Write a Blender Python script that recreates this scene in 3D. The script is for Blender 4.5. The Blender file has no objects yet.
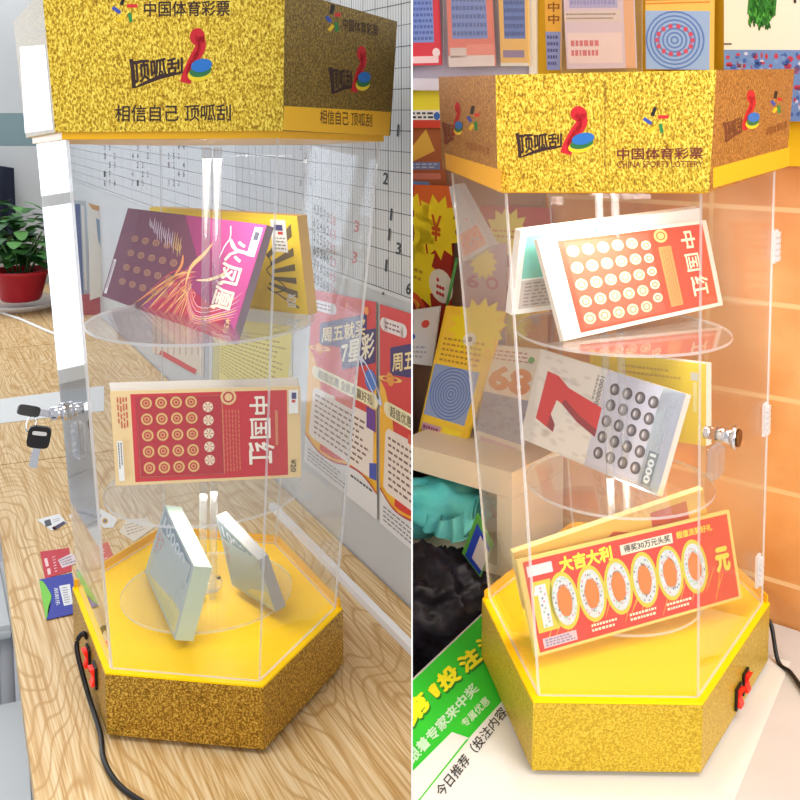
import bpy, bmesh, math, random
from mathutils import Vector, Matrix, noise
random.seed(7)
S = .15                      # display radius
T = .75                      # table height
CAMZ = T + 4.02*S
PITCH = math.radians(6.2773)
F, CX, CY = 1000., 412., 220.
C = bpy.context.scene.collection

# ------------------------------------------------------------------ camera
cd = bpy.data.cameras.new('camera'); cam = bpy.data.objects.new('camera', cd); C.objects.link(cam)
cam.location = (0, 0, CAMZ); cam.rotation_euler = (math.radians(90)-PITCH, 0, 0)
cd.sensor_width = 36; cd.lens = 45.; cd.shift_x = (400-CX)/800; cd.shift_y = (CY-400)/800
cd.clip_start = .01
bpy.context.scene.camera = cam
O = Vector((0, 0, CAMZ))
def ray(u, v):
    x = (u-CX)/F; z = -(v-CY)/F; c, s = math.cos(PITCH), math.sin(PITCH)
    return Vector((x, c+z*s, z*c-s))
def at_z(u, v, z):
    d = ray(u, v); return O + d*((z-CAMZ)/d.z)
def at_y(u, v, y):
    d = ray(u, v); return O + d*(y/d.y)
def at_p(u, v, P, n):
    d = ray(u, v); return O + d*((P-O).dot(n)/d.dot(n))

# ------------------------------------------------------------------ materials
def lin(c):
    c = c/255.; return c/12.92 if c <= .04045 else ((c+.055)/1.055)**2.4
def col(t): return (lin(t[0]), lin(t[1]), lin(t[2]), 1)
MC = {}
def mat(rgb, rough=.6, metal=0, spec=.4, emit=0):
    k = (rgb, rough, metal, spec, emit)
    if k in MC: return MC[k]
    m = bpy.data.materials.new('m'); m.use_nodes = True
    b = m.node_tree.nodes['Principled BSDF']
    b.inputs['Base Color'].default_value = col(rgb); b.inputs['Roughness'].default_value = rough
    b.inputs['Metallic'].default_value = metal; b.inputs['Specular IOR Level'].default_value = spec
    if emit:
        b.inputs['Emission Color'].default_value = col(rgb); b.inputs['Emission Strength'].default_value = emit
    MC[k] = m; return m
def nodes(name):
    m = bpy.data.materials.new(name); m.use_nodes = True
    nt = m.node_tree; return m, nt, nt.nodes, nt.links, nt.nodes['Principled BSDF']
def ramp(N, stops):
    r = N.new('ShaderNodeValToRGB'); e = r.color_ramp.elements
    e[0].position, e[0].color = stops[0][0], col(stops[0][1])
    e[1].position, e[1].color = stops[-1][0], col(stops[-1][1])
    for p, c in stops[1:-1]:
        x = e.new(p); x.color = col(c)
    return r
def glitter(name, dark, mid, light, scale=420, metal=.45, rough=.38, bump=.5, stretch=(1, 1, 1)):
    m, nt, N, L, b = nodes(name)
    tc = N.new('ShaderNodeTexCoord'); mp = N.new('ShaderNodeMapping'); mp.inputs['Scale'].default_value = stretch
    L.new(tc.outputs['Object'], mp.inputs[0])
    n1 = N.new('ShaderNodeTexNoise'); n1.inputs['Scale'].default_value = scale; n1.inputs['Detail'].default_value = 2.5
    n1.inputs['Roughness'].default_value = .7
    L.new(mp.outputs[0], n1.inputs['Vector'])
    r = ramp(N, [(.36, dark), (.5, mid), (.62, light)])
    L.new(n1.outputs['Fac'], r.inputs[0]); L.new(r.outputs[0], b.inputs['Base Color'])
    b.inputs['Metallic'].default_value = metal; b.inputs['Roughness'].default_value = rough
    bp = N.new('ShaderNodeBump'); bp.inputs['Strength'].default_value = bump; bp.inputs['Distance'].default_value = .0015
    L.new(n1.outputs['Fac'], bp.inputs['Height']); L.new(bp.outputs[0], b.inputs['Normal'])
    return m
def glass(name, tint=(.97, .975, .98), k=1.0, haze=0.0, ior=1.45):
    m, nt, N, L, b = nodes(name)
    N.remove(b); out = N['Material Output']
    tr = N.new('ShaderNodeBsdfTransparent'); tr.inputs[0].default_value = (*tint, 1)
    gl = N.new('ShaderNodeBsdfGlossy'); gl.inputs['Roughness'].default_value = .03
    fr = N.new('ShaderNodeLayerWeight'); fr.inputs[0].default_value = .5
    pw = N.new('ShaderNodeMath'); pw.operation = 'POWER'; pw.inputs[1].default_value = 5; L.new(fr.outputs['Facing'], pw.inputs[0])
    mu = N.new('ShaderNodeMath'); mu.operation = 'MULTIPLY_ADD'; mu.inputs[1].default_value = .55*k; mu.inputs[2].default_value = .02*k; L.new(pw.outputs[0], mu.inputs[0])
    mx = N.new('ShaderNodeMixShader'); L.new(mu.outputs[0], mx.inputs[0]); L.new(tr.outputs[0], mx.inputs[1]); L.new(gl.outputs[0], mx.inputs[2])
    src = mx
    if haze:
        df = N.new('ShaderNodeBsdfDiffuse'); df.inputs[0].default_value = (.9, .9, .92, 1)
        m2 = N.new('ShaderNodeMixShader'); m2.inputs[0].default_value = haze
        L.new(mx.outputs[0], m2.inputs[1]); L.new(df.outputs[0], m2.inputs[2]); src = m2
    L.new(src.outputs[0], out.inputs[0])
    return m
def noisy(name, c1, c2, scale=6, rough=.6, detail=4, spec=.3):
    m, nt, N, L, b = nodes(name)
    tc = N.new('ShaderNodeTexCoord'); n = N.new('ShaderNodeTexNoise'); n.inputs['Scale'].default_value = scale; n.inputs['Detail'].default_value = detail
    L.new(tc.outputs['Object'], n.inputs['Vector']); r = ramp(N, [(.35, c1), (.65, c2)])
    L.new(n.outputs['Fac'], r.inputs[0]); L.new(r.outputs[0], b.inputs['Base Color'])
    b.inputs['Roughness'].default_value = rough; b.inputs['Specular IOR Level'].default_value = spec
    return m
def wood(name, ang):
    m, nt, N, L, b = nodes(name)
    tc = N.new('ShaderNodeTexCoord')
    def mapped(sc):
        rt = N.new('ShaderNodeMapping'); rt.inputs['Rotation'].default_value = (0, 0, -ang); L.new(tc.outputs['Object'], rt.inputs[0])
        mp = N.new('ShaderNodeMapping'); mp.inputs['Scale'].default_value = sc; L.new(rt.outputs[0], mp.inputs[0]); return mp
    # cathedral rings: contour bands of a stretched noise
    big = N.new('ShaderNodeTexNoise'); big.inputs['Scale'].default_value = 1.; big.inputs['Detail'].default_value = 1.5; big.inputs['Roughness'].default_value = .45
    L.new(mapped((.8, 14, 1)).outputs[0], big.inputs['Vector'])
    mu = N.new('ShaderNodeMath'); mu.operation = 'MULTIPLY'; mu.inputs[1].default_value = 34; L.new(big.outputs['Fac'], mu.inputs[0])
    sn = N.new('ShaderNodeMath'); sn.operation = 'PINGPONG'; sn.inputs[1].default_value = .5; L.new(mu.outputs[0], sn.inputs[0])
    fine = N.new('ShaderNodeTexNoise'); fine.inputs['Scale'].default_value = 1.; fine.inputs['Detail'].default_value = 5; fine.inputs['Roughness'].default_value = .6
    L.new(mapped((5, 480., 1)).outputs[0], fine.inputs['Vector'])
    mx = N.new('ShaderNodeMath'); mx.operation = 'MULTIPLY_ADD'; mx.inputs[1].default_value = .25; L.new(sn.outputs[0], mx.inputs[0]); L.new(fine.outputs['Fac'], mx.inputs[2])
    r = ramp(N, [(.40, (182, 140, 82)), (.52, (208, 172, 118)), (.62, (222, 194, 148)), (.8, (232, 210, 170))])
    L.new(mx.outputs[0], r.inputs[0]); L.new(r.outputs[0], b.inputs['Base Color'])
    m3 = N.new('ShaderNodeMath'); m3.operation = 'MULTIPLY'; m3.inputs[1].default_value = 30; 
    b2 = N.new('ShaderNodeTexNoise'); b2.inputs['Scale'].default_value = 1.; b2.inputs['Detail'].default_value = 2; b2.inputs['Roughness'].default_value = .4
    L.new(mapped((2.4, 7.5, 1)).outputs[0], b2.inputs['Vector']); L.new(b2.outputs['Fac'], m3.inputs[0])
    p3 = N.new('ShaderNodeMath'); p3.operation = 'PINGPONG'; p3.inputs[1].default_value = .5; L.new(m3.outputs[0], p3.inputs[0])
    r3 = N.new('ShaderNodeValToRGB'); r3.color_ramp.elements[0].position = .02; r3.color_ramp.elements[0].color = (.75, .75, .75, 1); r3.color_ramp.elements[1].position = .17; r3.color_ramp.elements[1].color = (0, 0, 0, 1)
    L.new(p3.outputs[0], r3.inputs[0])
    mm = N.new('ShaderNodeMix'); mm.data_type = 'RGBA'; L.new(r3.outputs[0], mm.inputs[0]); L.new(r.outputs[0], mm.inputs[6]); mm.inputs[7].default_value = col((184, 140, 78))
    L.new(mm.outputs[2], b.inputs['Base Color'])
    b.inputs['Roughness'].default_value = .42; b.inputs['Specular IOR Level'].default_value = .35
    bp = N.new('ShaderNodeBump'); bp.inputs['Strength'].default_value = .15; bp.inputs['Distance'].default_value = .001
    L.new(fine.outputs['Fac'], bp.inputs['Height']); L.new(bp.outputs[0], b.inputs['Normal'])
    return m
def tiles(name, c1, c2, grout, ang, w, h, zrot=True, off=(0, 0, 0)):
    m, nt, N, L, b = nodes(name)
    tc = N.new('ShaderNodeTexCoord'); mp = N.new('ShaderNodeMapping')
    L.new(tc.outputs['UV'], mp.inputs[0]); mp.inputs['Location'].default_value = off
    br = N.new('ShaderNodeTexBrick'); br.offset = 0
    br.inputs['Scale'].default_value = 1; br.inputs['Brick Width'].default_value = w; br.inputs['Row Height'].default_value = h
    br.inputs['Mortar Size'].default_value = .003; br.inputs['Color1'].default_value = (1, 1, 1, 1); br.inputs['Color2'].default_value = (.9, .9, .9, 1)
    br.inputs['Mortar'].default_value = (0, 0, 0, 1)
    L.new(mp.outputs[0], br.inputs['Vector'])
    n = N.new('ShaderNodeTexNoise'); n.inputs['Scale'].default_value = 7; n.inputs['Detail'].default_value = 5; L.new(mp.outputs[0], n.inputs['Vector'])
    r = ramp(N, [(.35, c1), (.65, c2)]); L.new(n.outputs['Fac'], r.inputs[0])
    mix = N.new('ShaderNodeMix'); mix.data_type = 'RGBA'
    L.new(br.outputs['Fac'], mix.inputs[0]); L.new(r.outputs[0], mix.inputs[6]); mix.inputs[7].default_value = col(grout)
    L.new(mix.outputs[2], b.inputs['Base Color']); b.inputs['Roughness'].default_value = .35
    return m

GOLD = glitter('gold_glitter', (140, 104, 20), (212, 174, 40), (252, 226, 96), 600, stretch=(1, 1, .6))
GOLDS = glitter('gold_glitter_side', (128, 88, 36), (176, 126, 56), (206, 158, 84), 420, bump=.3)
GOLDL = glitter('gold_glitter_shade', (88, 66, 18), (128, 102, 34), (166, 138, 60), 480, bump=.3)  # shade on the left header's sides put into the colour
GOLDR = glitter('gold_glitter_lit', (174, 142, 26), (200, 168, 38), (222, 192, 66), 480, bump=.25)  # lit copy of the base gold: stronger light on the right put into colour
GOLDB = glitter('gold_glitter_base', (112, 78, 14), (168, 126, 34), (226, 188, 84), 520, bump=.3)
YEL = mat((255, 206, 0), .4, 0, .12)
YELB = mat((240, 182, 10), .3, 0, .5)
GL = glass('clear_acrylic', k=1.2, haze=.012)
GLD = glass('clear_acrylic_door', k=2.2, haze=.012)
GLR = glass('clear_acrylic_warm', k=.9, haze=.015)
GLS = glass('acrylic_shelf', k=1.6, haze=.02)
EDGE = glass('polished_edge', tint=(.9, .92, .95), k=2, haze=.42)
ROD = glass('acrylic_rod', tint=(.9, .91, .93), k=2, haze=.07)
CHROME = mat((215, 215, 220), .15, 1)
BLK = mat((22, 20, 22), .4); WHT = mat((240, 240, 238), .5)

# ------------------------------------------------------------------ object helpers
ROOM = {}
room = 'L'
def tag(o, label, cat, group=None, kind=None):
    o['label'] = label; o['category'] = cat
    if group: o['group'] = group
    if kind: o['kind'] = kind
    return o
def thing(name, loc, label, cat, group=None):
    o = bpy.data.objects.new(name, None); C.objects.link(o); o.location = loc; o.empty_display_size = .02
    return tag(o, label, cat, group)
def wloc(o):
    l = Vector(o.location)
    while o.parent: o = o.parent; l += o.location
    return l
def link(name, bm, mats, parent=None, loc=None, smooth=False):
    """bm in world coordinates"""
    side = -1 if room == 'L' else 1
    xs = [v.co.x*side for v in bm.verts]
    if xs and min(xs) < .0008:
        bmesh.ops.bisect_plane(bm, geom=bm.verts[:]+bm.edges[:]+bm.faces[:], plane_co=(side*.0008, 0, 0), plane_no=(-side, 0, 0), clear_outer=True)
    base = wloc(parent) if parent else Vector((0, 0, 0))
    if parent is None and loc is None:
        if bm.verts:
            zs = [v.co.z for v in bm.verts]
            loc = Vector((sum(v.co.x for v in bm.verts)/len(zs), sum(v.co.y for v in bm.verts)/len(zs), min(zs)))
        else: loc = Vector((0, 0, 0))
    if parent is None: base = Vector(loc)
    for v in bm.verts: v.co -= base
    me = bpy.data.meshes.new(name); bm.to_mesh(me); bm.free()
    for m in (mats if isinstance(mats, (list, tuple)) else [mats]): me.materials.append(m)
    if smooth:
        for p in me.polygons: p.use_smooth = True
    o = bpy.data.objects.new(name, me); C.objects.link(o)
    if parent: o.parent = parent
    else: o.location = base
    return o
def poly_bm(bm, pts, mi=0):
    vs = [bm.verts.new(p) for p in pts]; f = bm.faces.new(vs); f.material_index = mi; return f
def prism(bm, pts, off, mi=0, ms=None):
    """pts polygon, extruded by vector off; side faces get ms"""
    ms = mi if ms is None else ms
    a = [bm.verts.new(p) for p in pts]; b = [bm.verts.new(Vector(p)+off) for p in pts]
    f = bm.faces.new(a); f.material_index = mi; f = bm.faces.new(b[::-1]); f.material_index = mi
    n = len(pts)
    for i in range(n):
        f = bm.faces.new([a[i], b[i], b[(i+1) % n], a[(i+1) % n]]); f.material_index = ms
def fixn(bm): bmesh.ops.recalc_face_normals(bm, faces=bm.faces[:])
def frustum(bm, lo, hi, mi=0, mtop=None, mbot=None):
    a = [bm.verts.new(p) for p in lo]; b = [bm.verts.new(p) for p in hi]; n = len(lo)
    f = bm.faces.new(b); f.material_index = mi if mtop is None else mtop
    f = bm.faces.new(a[::-1]); f.material_index = mi if mbot is None else mbot
    for i in range(n):
        f = bm.faces.new([a[i], a[(i+1) % n], b[(i+1) % n], b[i]]); f.material_index = mi
def tube(bm, pts, r, seg=10, mi=0, closed=False):
    pts = [Vector(p) for p in pts]; n = len(pts); rings = []
    up = Vector((.13, .21, 1)).normalized()
    for i, p in enumerate(pts):
        d = (pts[(i+1) % n]-pts[i-1]) if closed else (pts[min(i+1, n-1)]-pts[max(i-1, 0)])
        d.normalize(); a = d.cross(up)
        if a.length < .05: a = d.cross(Vector((1, 0, 0)))
        a.normalize(); b = d.cross(a)
        rr = r[i] if isinstance(r, (list, tuple)) else r
        rings.append([bm.verts.new(p+a*math.cos(k*2*math.pi/seg)*rr+b*math.sin(k*2*math.pi/seg)*rr) for k in range(seg)])
    m = n if closed else n-1
    for i in range(m):
        A, B = rings[i], rings[(i+1) % n]
        for k in range(seg):
            f = bm.faces.new([A[k], A[(k+1) % seg], B[(k+1) % seg], B[k]]); f.material_index = mi; f.smooth = True
    if not closed:
        for R_ in (rings[0][::-1], rings[-1]):
            f = bm.faces.new(R_); f.material_index = mi
def lathe(bm, prof, c, seg=32, mi=0, ripple=0):
    c = Vector(c); rings = []
    for r, z in prof:
        rings.append([bm.verts.new(c+Vector((math.cos(k*2*math.pi/seg)*r*(1+ripple*(k % 2)), math.sin(k*2*math.pi/seg)*r*(1+ripple*(k % 2)), z))) for k in range(seg)])
    for A, B in zip(rings, rings[1:]):
        for k in range(seg):
            f = bm.faces.new([A[k], A[(k+1) % seg], B[(k+1) % seg], B[k]]); f.material_index = mi; f.smooth = True
def spline(pts, n=8):
    pts = [Vector(p) for p in pts]; out = []
    P = [pts[0]]+pts+[pts[-1]]
    for i in range(1, len(P)-2):
        p0, p1, p2, p3 = P[i-1:i+3]
        for k in range(n):
            t = k/n
            out.append(.5*((2*p1)+(p2-p0)*t+(2*p0-5*p1+4*p2-p3)*t*t+(3*p1-p0-3*p2+p3)*t**3))
    out.append(pts[-1]); return out
def box_dir(bm, c, ax, ay, az, mi=0):
    c = Vector(c)
    p = [c+sx*ax+sy*ay for sx, sy in ((-1, -1), (1, -1), (1, 1), (-1, 1))]
    prism(bm, [q-az for q in p], 2*az, mi)

# ------------------------------------------------------------------ printed art
TX = {}
def glyphs(s, bold):
    k = (s, bold)
    if k in TX: return TX[k]
    cu = bpy.data.curves.new('t', 'FONT'); cu.body = s; cu.offset = min(bold, .005); cu.resolution_u = 2; cu.fill_mode = 'BOTH'; cu.dimensions = '2D'
    ob = bpy.data.objects.new('t', cu); me = bpy.data.meshes.new_from_object(ob)
    V = [(v.co.x, v.co.y) for v in me.vertices]; Fc = [tuple(p.vertices) for p in me.polygons]
    if bold > .006:
        NV[s] = len(V); V0 = list(V); F0 = list(Fc); d_ = bold-.004
        for dx, dy in ((d_, 0), (-d_, 0), (0, d_), (0, -d_)):
            Fc += [tuple(i+len(V) for i in f) for f in F0]; V += [(x+dx, y+dy) for x, y in V0]
    bpy.data.objects.remove(ob); bpy.data.meshes.remove(me); bpy.data.curves.remove(cu)
    if not V: TX[k] = ([], []); return TX[k]
    x0 = min(v[0] for v in V); x1 = max(v[0] for v in V); y0 = min(v[1] for v in V); y1 = max(v[1] for v in V)
    V = [((x-x0)/(x1-x0+1e-9), (y-y0)/(y1-y0+1e-9)) for x, y in V]
    TX[k] = (V, Fc); return TX[k]
NV = {}
class Art:
    """flat print: everything is laid on one plane, in layers of ink"""
    def __init__(s, fn, n, asp=1., step=.00012):
        s.fn, s.n, s.asp, s.step = fn, n, asp, step; s.bm = bmesh.new(); s.mats = []; s.lay = 1
    def mi(s, m):
        if isinstance(m, tuple): m = mat(m, .55)
        if m not in s.mats: s.mats.append(m)
        return s.mats.index(m)
    def P(s, x, y): return s.fn(x, y)+s.n*(s.step*s.lay)
    def up(s, k=1): s.lay += k; return s
    def poly(s, pts, m):
        poly_bm(s.bm, [s.P(*p) for p in pts], s.mi(m))
    def rect(s, x0, y0, x1, y1, m): s.poly([(x0, y0), (x1, y0), (x1, y1), (x0, y1)], m)
    def ell(s, cx, cy, rx, ry, m, n=20, rot=0):
        c, q = math.cos(rot), math.sin(rot); pts = []
        for k in range(n):
            a = 2*math.pi*k/n; x, y = rx*math.cos(a), ry*math.sin(a); pts.append((cx+(x*c-y*q), cy+(x*q+y*c)))
        s.poly(pts, m)
    def circ(s, cx, cy, r, m, n=18): s.ell(cx, cy, r*s.asp, r, m, n)
    def ring(s, cx, cy, rx, ry, w, m, n=28, a0=0, a1=6.2832, rot=0):
        c, q = math.cos(rot), math.sin(rot)
        pt = lambda a, k: (cx+(rx*k*math.cos(a)*c-ry*k*math.sin(a)*q), cy+(rx*k*math.cos(a)*q+ry*k*math.sin(a)*c))
        for i in range(n):
            a = a0+(a1-a0)*i/n; b = a0+(a1-a0)*(i+1)/n
            s.poly([pt(a, 1), pt(b, 1), pt(b, 1-w), pt(a, 1-w)], m)
    def stroke(s, pts, w, m, taper=False):
        pts = spline([Vector((p[0], p[1], 0)) for p in pts], 5)
        n = len(pts); L_, R_ = [], []
        for i, p in enumerate(pts):
            d = pts[min(i+1, n-1)]-pts[max(i-1, 0)]; d = Vector((d.x/s.asp, d.y, 0))
            if d.length < 1e-9: d = Vector((1, 0, 0))
            d.normalize(); ww = w/2*(math.sin(math.pi*(i+.6)/(n+.4)) if taper else 1)
            L_.append((p.x-d.y*ww*s.asp, p.y+d.x*ww)); R_.append((p.x+d.y*ww*s.asp, p.y-d.x*ww))
        for i in range(n-1):
            s.poly([L_[i], L_[i+1], R_[i+1], R_[i]], m)
    def star(s, cx, cy, r, r2, n, m, rot=0):
        for k in range(n):
            a = rot+2*math.pi*k/n; b = math.pi/n
            q = lambda ang, rr: (cx+math.cos(ang)*rr*s.asp, cy+math.sin(ang)*rr)
            s.poly([(cx, cy), q(a-b, r2), q(a, r), q(a+b, r2)], m)
    def text(s, t, quad, m, bold=0.):
        """quad: TL, TR, BR, BL of the writing"""
        V, Fc = glyphs(t, bold); tl, tr, br, bl = quad; mi = s.mi(m); vs = []
        nv = NV.get(t, 10**9) if bold > .006 else 10**9; l0 = s.lay
        for q_, (x, y) in enumerate(V):
            s.lay = l0+.12*(q_//nv)
            px = (bl[0]*(1-x)+br[0]*x)*(1-y)+(tl[0]*(1-x)+tr[0]*x)*y
            py = (bl[1]*(1-x)+br[1]*x)*(1-y)+(tl[1]*(1-x)+tr[1]*x)*y
            vs.append(s.bm.verts.new(s.P(px, py)))
        s.lay = l0
        for f in Fc:
            try: g = s.bm.faces.new([vs[i] for i in f]); g.material_index = mi
            except ValueError: pass
    def lines(s, quad, rows, m, fill=.45, dense=14, wild=.25):
        """rows of unreadable small print"""
        tl, tr, br, bl = quad
        def q(x, y): return ((bl[0]*(1-x)+br[0]*x)*(1-y)+(tl[0]*(1-x)+tr[0]*x)*y, (bl[1]*(1-x)+br[1]*x)*(1-y)+(tl[1]*(1-x)+tr[1]*x)*y)
        for r in range(rows):
            y0 = 1-(r+.5+fill/2)/rows; y1 = 1-(r+.5-fill/2)/rows
            end = 1-random.random()*wild; x = 0
            while x < end:
                w = random.uniform(.4, .9)/dense
                s.poly([q(x, y0), q(min(1, x+w), y0), q(min(1, x+w), y1), q(x, y1)], m); x += w+.25/dense
    def done(s, name, parent=None):
        for f in s.bm.faces:
            pass
        return link(name, s.bm, s.mats, parent)
def RC(x0, y0, x1, y1): return [(x0, y1), (x1, y1), (x1, y0), (x0, y0)]
def px_art(P, n):
    if (O-P).dot(n) < 0: n = -n
    return Art(lambda u, v: at_p(u, v, P, n), n, 1.)
def quad_art(cs, n):
    tl, tr, br, bl = cs
    w = ((tr-tl).length+(br-bl).length)/2; h = ((tl-bl).length+(tr-br).length)/2
    return Art(lambda x, y: (bl*(1-x)+br*x)*(1-y)+(tl*(1-x)+tr*x)*y, n, h/w)

# ------------------------------------------------------------------ setting frames
def flat(v): v = Vector((v.x, v.y, 0)); v.normalize(); return v
aL = flat(ray(-118, 110)); bL = Vector((aL.y, -aL.x, 0))          # along the left desk / across it
WL0 = at_z(380, 577, T); nL = -bL                                    # left place: long wall, faces the desk
aR = flat(ray(-828, 110)); nR = Vector((aR.y, -aR.x, 0))            # right place: back wall
if nR.y > 0: nR = -nR
WR0 = at_z(785, 625, T)
def isect(P, d, Q, e):
    # 2D line intersection P+t d = Q+s e
    den = d.x*e.y-d.y*e.x; t = ((Q.x-P.x)*e.y-(Q.y-P.y)*e.x)/den
    return Vector((P.x+d.x*t, P.y+d.y*t, 0))
def wall_uv(bm, udir):
    uvl = bm.loops.layers.uv.new('UVMap')
    for f in bm.faces:
        for l in f.loops: l[uvl].uv = (l.vert.co.dot(udir), l.vert.co.z)
def zed(p, z): return Vector((p.x, p.y, z))
def structure(o): o['kind'] = 'structure'; return o
WALLG = noisy('painted_wall', (196, 198, 200), (206, 208, 210), 3, .7)

# partition between the two places, seen exactly edge-on
room = 'N'
bm = bmesh.new()
prism(bm, [(-.0004, .55, 0), (.0004, .55, 0), (.0004, 5, 0), (-.0004, 5, 0)], Vector((0, 0, 2.6)))
fixn(bm)
me = bpy.data.meshes.new('wall_middle'); bm.to_mesh(me); bm.free(); me.materials.append(mat((236, 236, 236), .7))
o = bpy.data.objects.new('wall_middle', me); C.objects.link(o); structure(o)

# ------------------------------------------------------------------ LEFT PLACE
room = 'L'
bdir = flat(ray(2550, 110))
BW0 = at_z(30, 284, T)                              # back wall passes here
cornerL = isect(WL0, aL, BW0, bdir)
wxL = isect(WL0, aL, Vector((-.0008, 0, 0)), Vector((0, 1, 0)))
bm = bmesh.new(); prism(bm, [zed(wxL-aL*.3, 0), zed(cornerL, 0), zed(cornerL, 2.6), zed(wxL-aL*.3, 2.6)], bL*.06); fixn(bm)
structure(link('wall_right', bm, WALLG, loc=(0, 0, 0)))
lc = cornerL-bdir*3.2
bm = bmesh.new(); prism(bm, [zed(cornerL, 0), zed(lc, 0), zed(lc, 2.6), zed(cornerL, 2.6)], flat(aL)*.06); fixn(bm)
bk = structure(link('wall_back', bm, WALLG, loc=(0, 0, 0)))
nB = Vector((bdir.y, -bdir.x, 0))
if nB.y > 0: nB = -nB
a = px_art(BW0, nB)
a.poly([(-80, 113), (60, 113), (60, 146), (-80, 146)], (128, 152, 156)); structure(a.done('trim_1'))
fl = bmesh.new(); poly_bm(fl, [(-4, -.5, 0), (-.0008, -.5, 0), (-.0008, 5, 0), (-4, 5, 0)])
uvl = fl.loops.layers.uv.new('UVMap')
for f in fl.faces:
    for l in f.loops: l[uvl].uv = (l.vert.co.x, l.vert.co.y)
FT = tiles('grey_tiles', (170, 172, 176), (186, 188, 192), (110, 110, 114), 0, .4, .4)
structure(link('floor', fl, FT, loc=(0, 0, 0)))

WOODL = wood('oak_laminate', math.atan2(aL.y, aL.x))
E0, E1 = at_z(8, 590, T), at_z(35, 800, T); ed = flat(E0-E1)
J1a, J1b = at_z(0, 465, T), at_z(110, 451, T); J2a, J2b = at_z(0, 349, T), at_z(94, 340, T)
near = E1-ed*.28
def desk(Pa, da, Pb, db, label):
    g = .0022
    q = [isect(E0, ed, Pa, da), isect(WL0-bL*.003, aL, Pa, da), isect(WL0-bL*.003, aL, Pb, db), isect(E0, ed, Pb, db)]
    q[0] += ed*g; q[1] += aL*g; q[2] -= aL*g; q[3] -= ed*g
    r = thing('desk', zed((q[0]+q[2])/2, 0), label, 'desk', 'laminate desks in a row along the wall')
    bm = bmesh.new(); prism(bm, [zed(p, T) for p in q], Vector((0, 0, -.025))); fixn(bm)
    link('desktop', bm, WOODL, r)
    for k in ((0, 3),):
        i, j = k; s_ = (q[1]-q[0]).normalized()
        bm = bmesh.new(); prism(bm, [zed(q[i], 0)+s_*.05, zed(q[j], 0)+s_*.05, zed(q[j], T-.0252)+s_*.05, zed(q[i], T-.0252)+s_*.05], s_*.018); fixn(bm)
        link('side_panel', bm, mat((168, 168, 172), .6), r)
nd = flat(bL)
desk(near, flat(J1b-J1a), J1a, flat(J1b-J1a), 'pale oak desk nearest the viewer, carrying the gold ticket display')
desk(J1a, flat(J1b-J1a), J2a, flat(J2b-J2a), 'middle pale oak desk behind the display, with a white paper strip across it')
desk(J2a, flat(J2b-J2a), BW0-aL*.01, bdir, 'farthest pale oak desk, with the potted plant on it')

# strip of paper on middle desk
bm = bmesh.new(); prism(bm, [at_z(-20, 402, T+.0003), at_z(104, 386, T+.0003), at_z(104, 411, T+.0003), at_z(-20, 426, T+.0003)], Vector((0, 0, .0006))); fixn(bm)
tag(link('paper_strip', bm, mat((214, 216, 216), .6)), 'wide white paper strip taped across the middle oak desk at far left', 'paper')
# white cable on far desk
bm = bmesh.new(); tube(bm, [at_z(u, v, T+.004) for u, v in ((-10, 309), (20, 319), (45, 330), (72, 341))], .004)
tag(link('white_cable', bm, WHT, smooth=True), 'thin white cable lying slantwise on the far oak desk', 'cable')
# white cable duct along the desk beside the wall
p0, p1 = at_z(268, 508, T), at_z(425, 671, T); dd = flat(p1-p0); pp = Vector((-dd.y, dd.x, 0))
if pp.x < 0: pp = -pp
bm = bmesh.new()
prof = [(0, 0), (.002, .007), (.011, .007), (.013, 0)]
prism(bm, [p0+pp*x+Vector((0, 0, z+.0002)) for x, z in prof], p1-p0); fixn(bm)
tag(link('cable_duct', bm, mat((232, 230, 232), .4)), 'long white plastic cable duct on the desk below the red posters', 'cable duct')

# chart on wall
PL = WL0+nL*.0015
def sheet(name, quad, P, n, m, label, cat, group=None, thick=.0006):
    if (O-P).dot(n) < 0: n = -n
    r_pts = [at_p(u, v, P, n) for u, v in quad]
    c = sum(r_pts, Vector())/4; c.z = min(p.z for p in r_pts)
    r = thing(name, c, label, cat, group)
    bm = bmesh.new(); prism(bm, r_pts, -n*thick); fixn(bm); link('paper', bm, m, r)
    return r, px_art(P, n)
VP = (-118., 110.)
def vline(vref, u, uref=410.):   # image height, at column u, of a horizontal wall line that is at vref when u=uref
    return VP[1]+(vref-VP[1])*(u-VP[0])/(uref-VP[0])
u0, u1 = 66, 430
cb = 303
r, a = sheet('trend_chart', [(u0, vline(-120, u0)), (u1, vline(-120, u1)), (u1, vline(cb, u1)), (u0, vline(cb, u0))], PL, nL, mat((208, 210, 212), .5),
             'large white number grid chart with handwritten figures on the left-hand wall', 'chart')
GRID = mat((120, 122, 126), .6); GR2 = mat((70, 70, 74), .6)
# equal columns on the wall
A0 = at_p(u0, 200, PL, nL); A1 = at_p(u1, 200, PL, nL); Ln = (A1-A0).dot(-aL); 
zt = at_p(410, -120, PL, nL).z; zb = at_p(410, cb, PL, nL).z
def W(x, z): return zed(A0-aL*x, z)
ga = Art(W, (O-PL).dot(nL) > 0 and nL or -nL, 1.)
ga.lay = 2; xx = Ln; k = 0
while xx > 0:
    w = .0008 if k % 5 else .0016
    ga.rect(xx-w/2, zb+.006, xx+w/2, zt, GRID if k % 5 else GR2); xx -= .0070 if xx > Ln-.7 else .021; k += 1
ga.lay = 3; zz = zb+.006; k = 0
while zz < zt:
    ga.rect(0, zz-.0005, Ln, zz+.0005, GR2 if k % 2 == 0 else GRID); zz += .0245; k += 1
a.bm.free(); a.bm = ga.bm; a.mats = ga.mats
a.lay = 5
INK = mat((30, 30, 34), .6); RINK = mat((196, 70, 70), .6)
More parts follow.
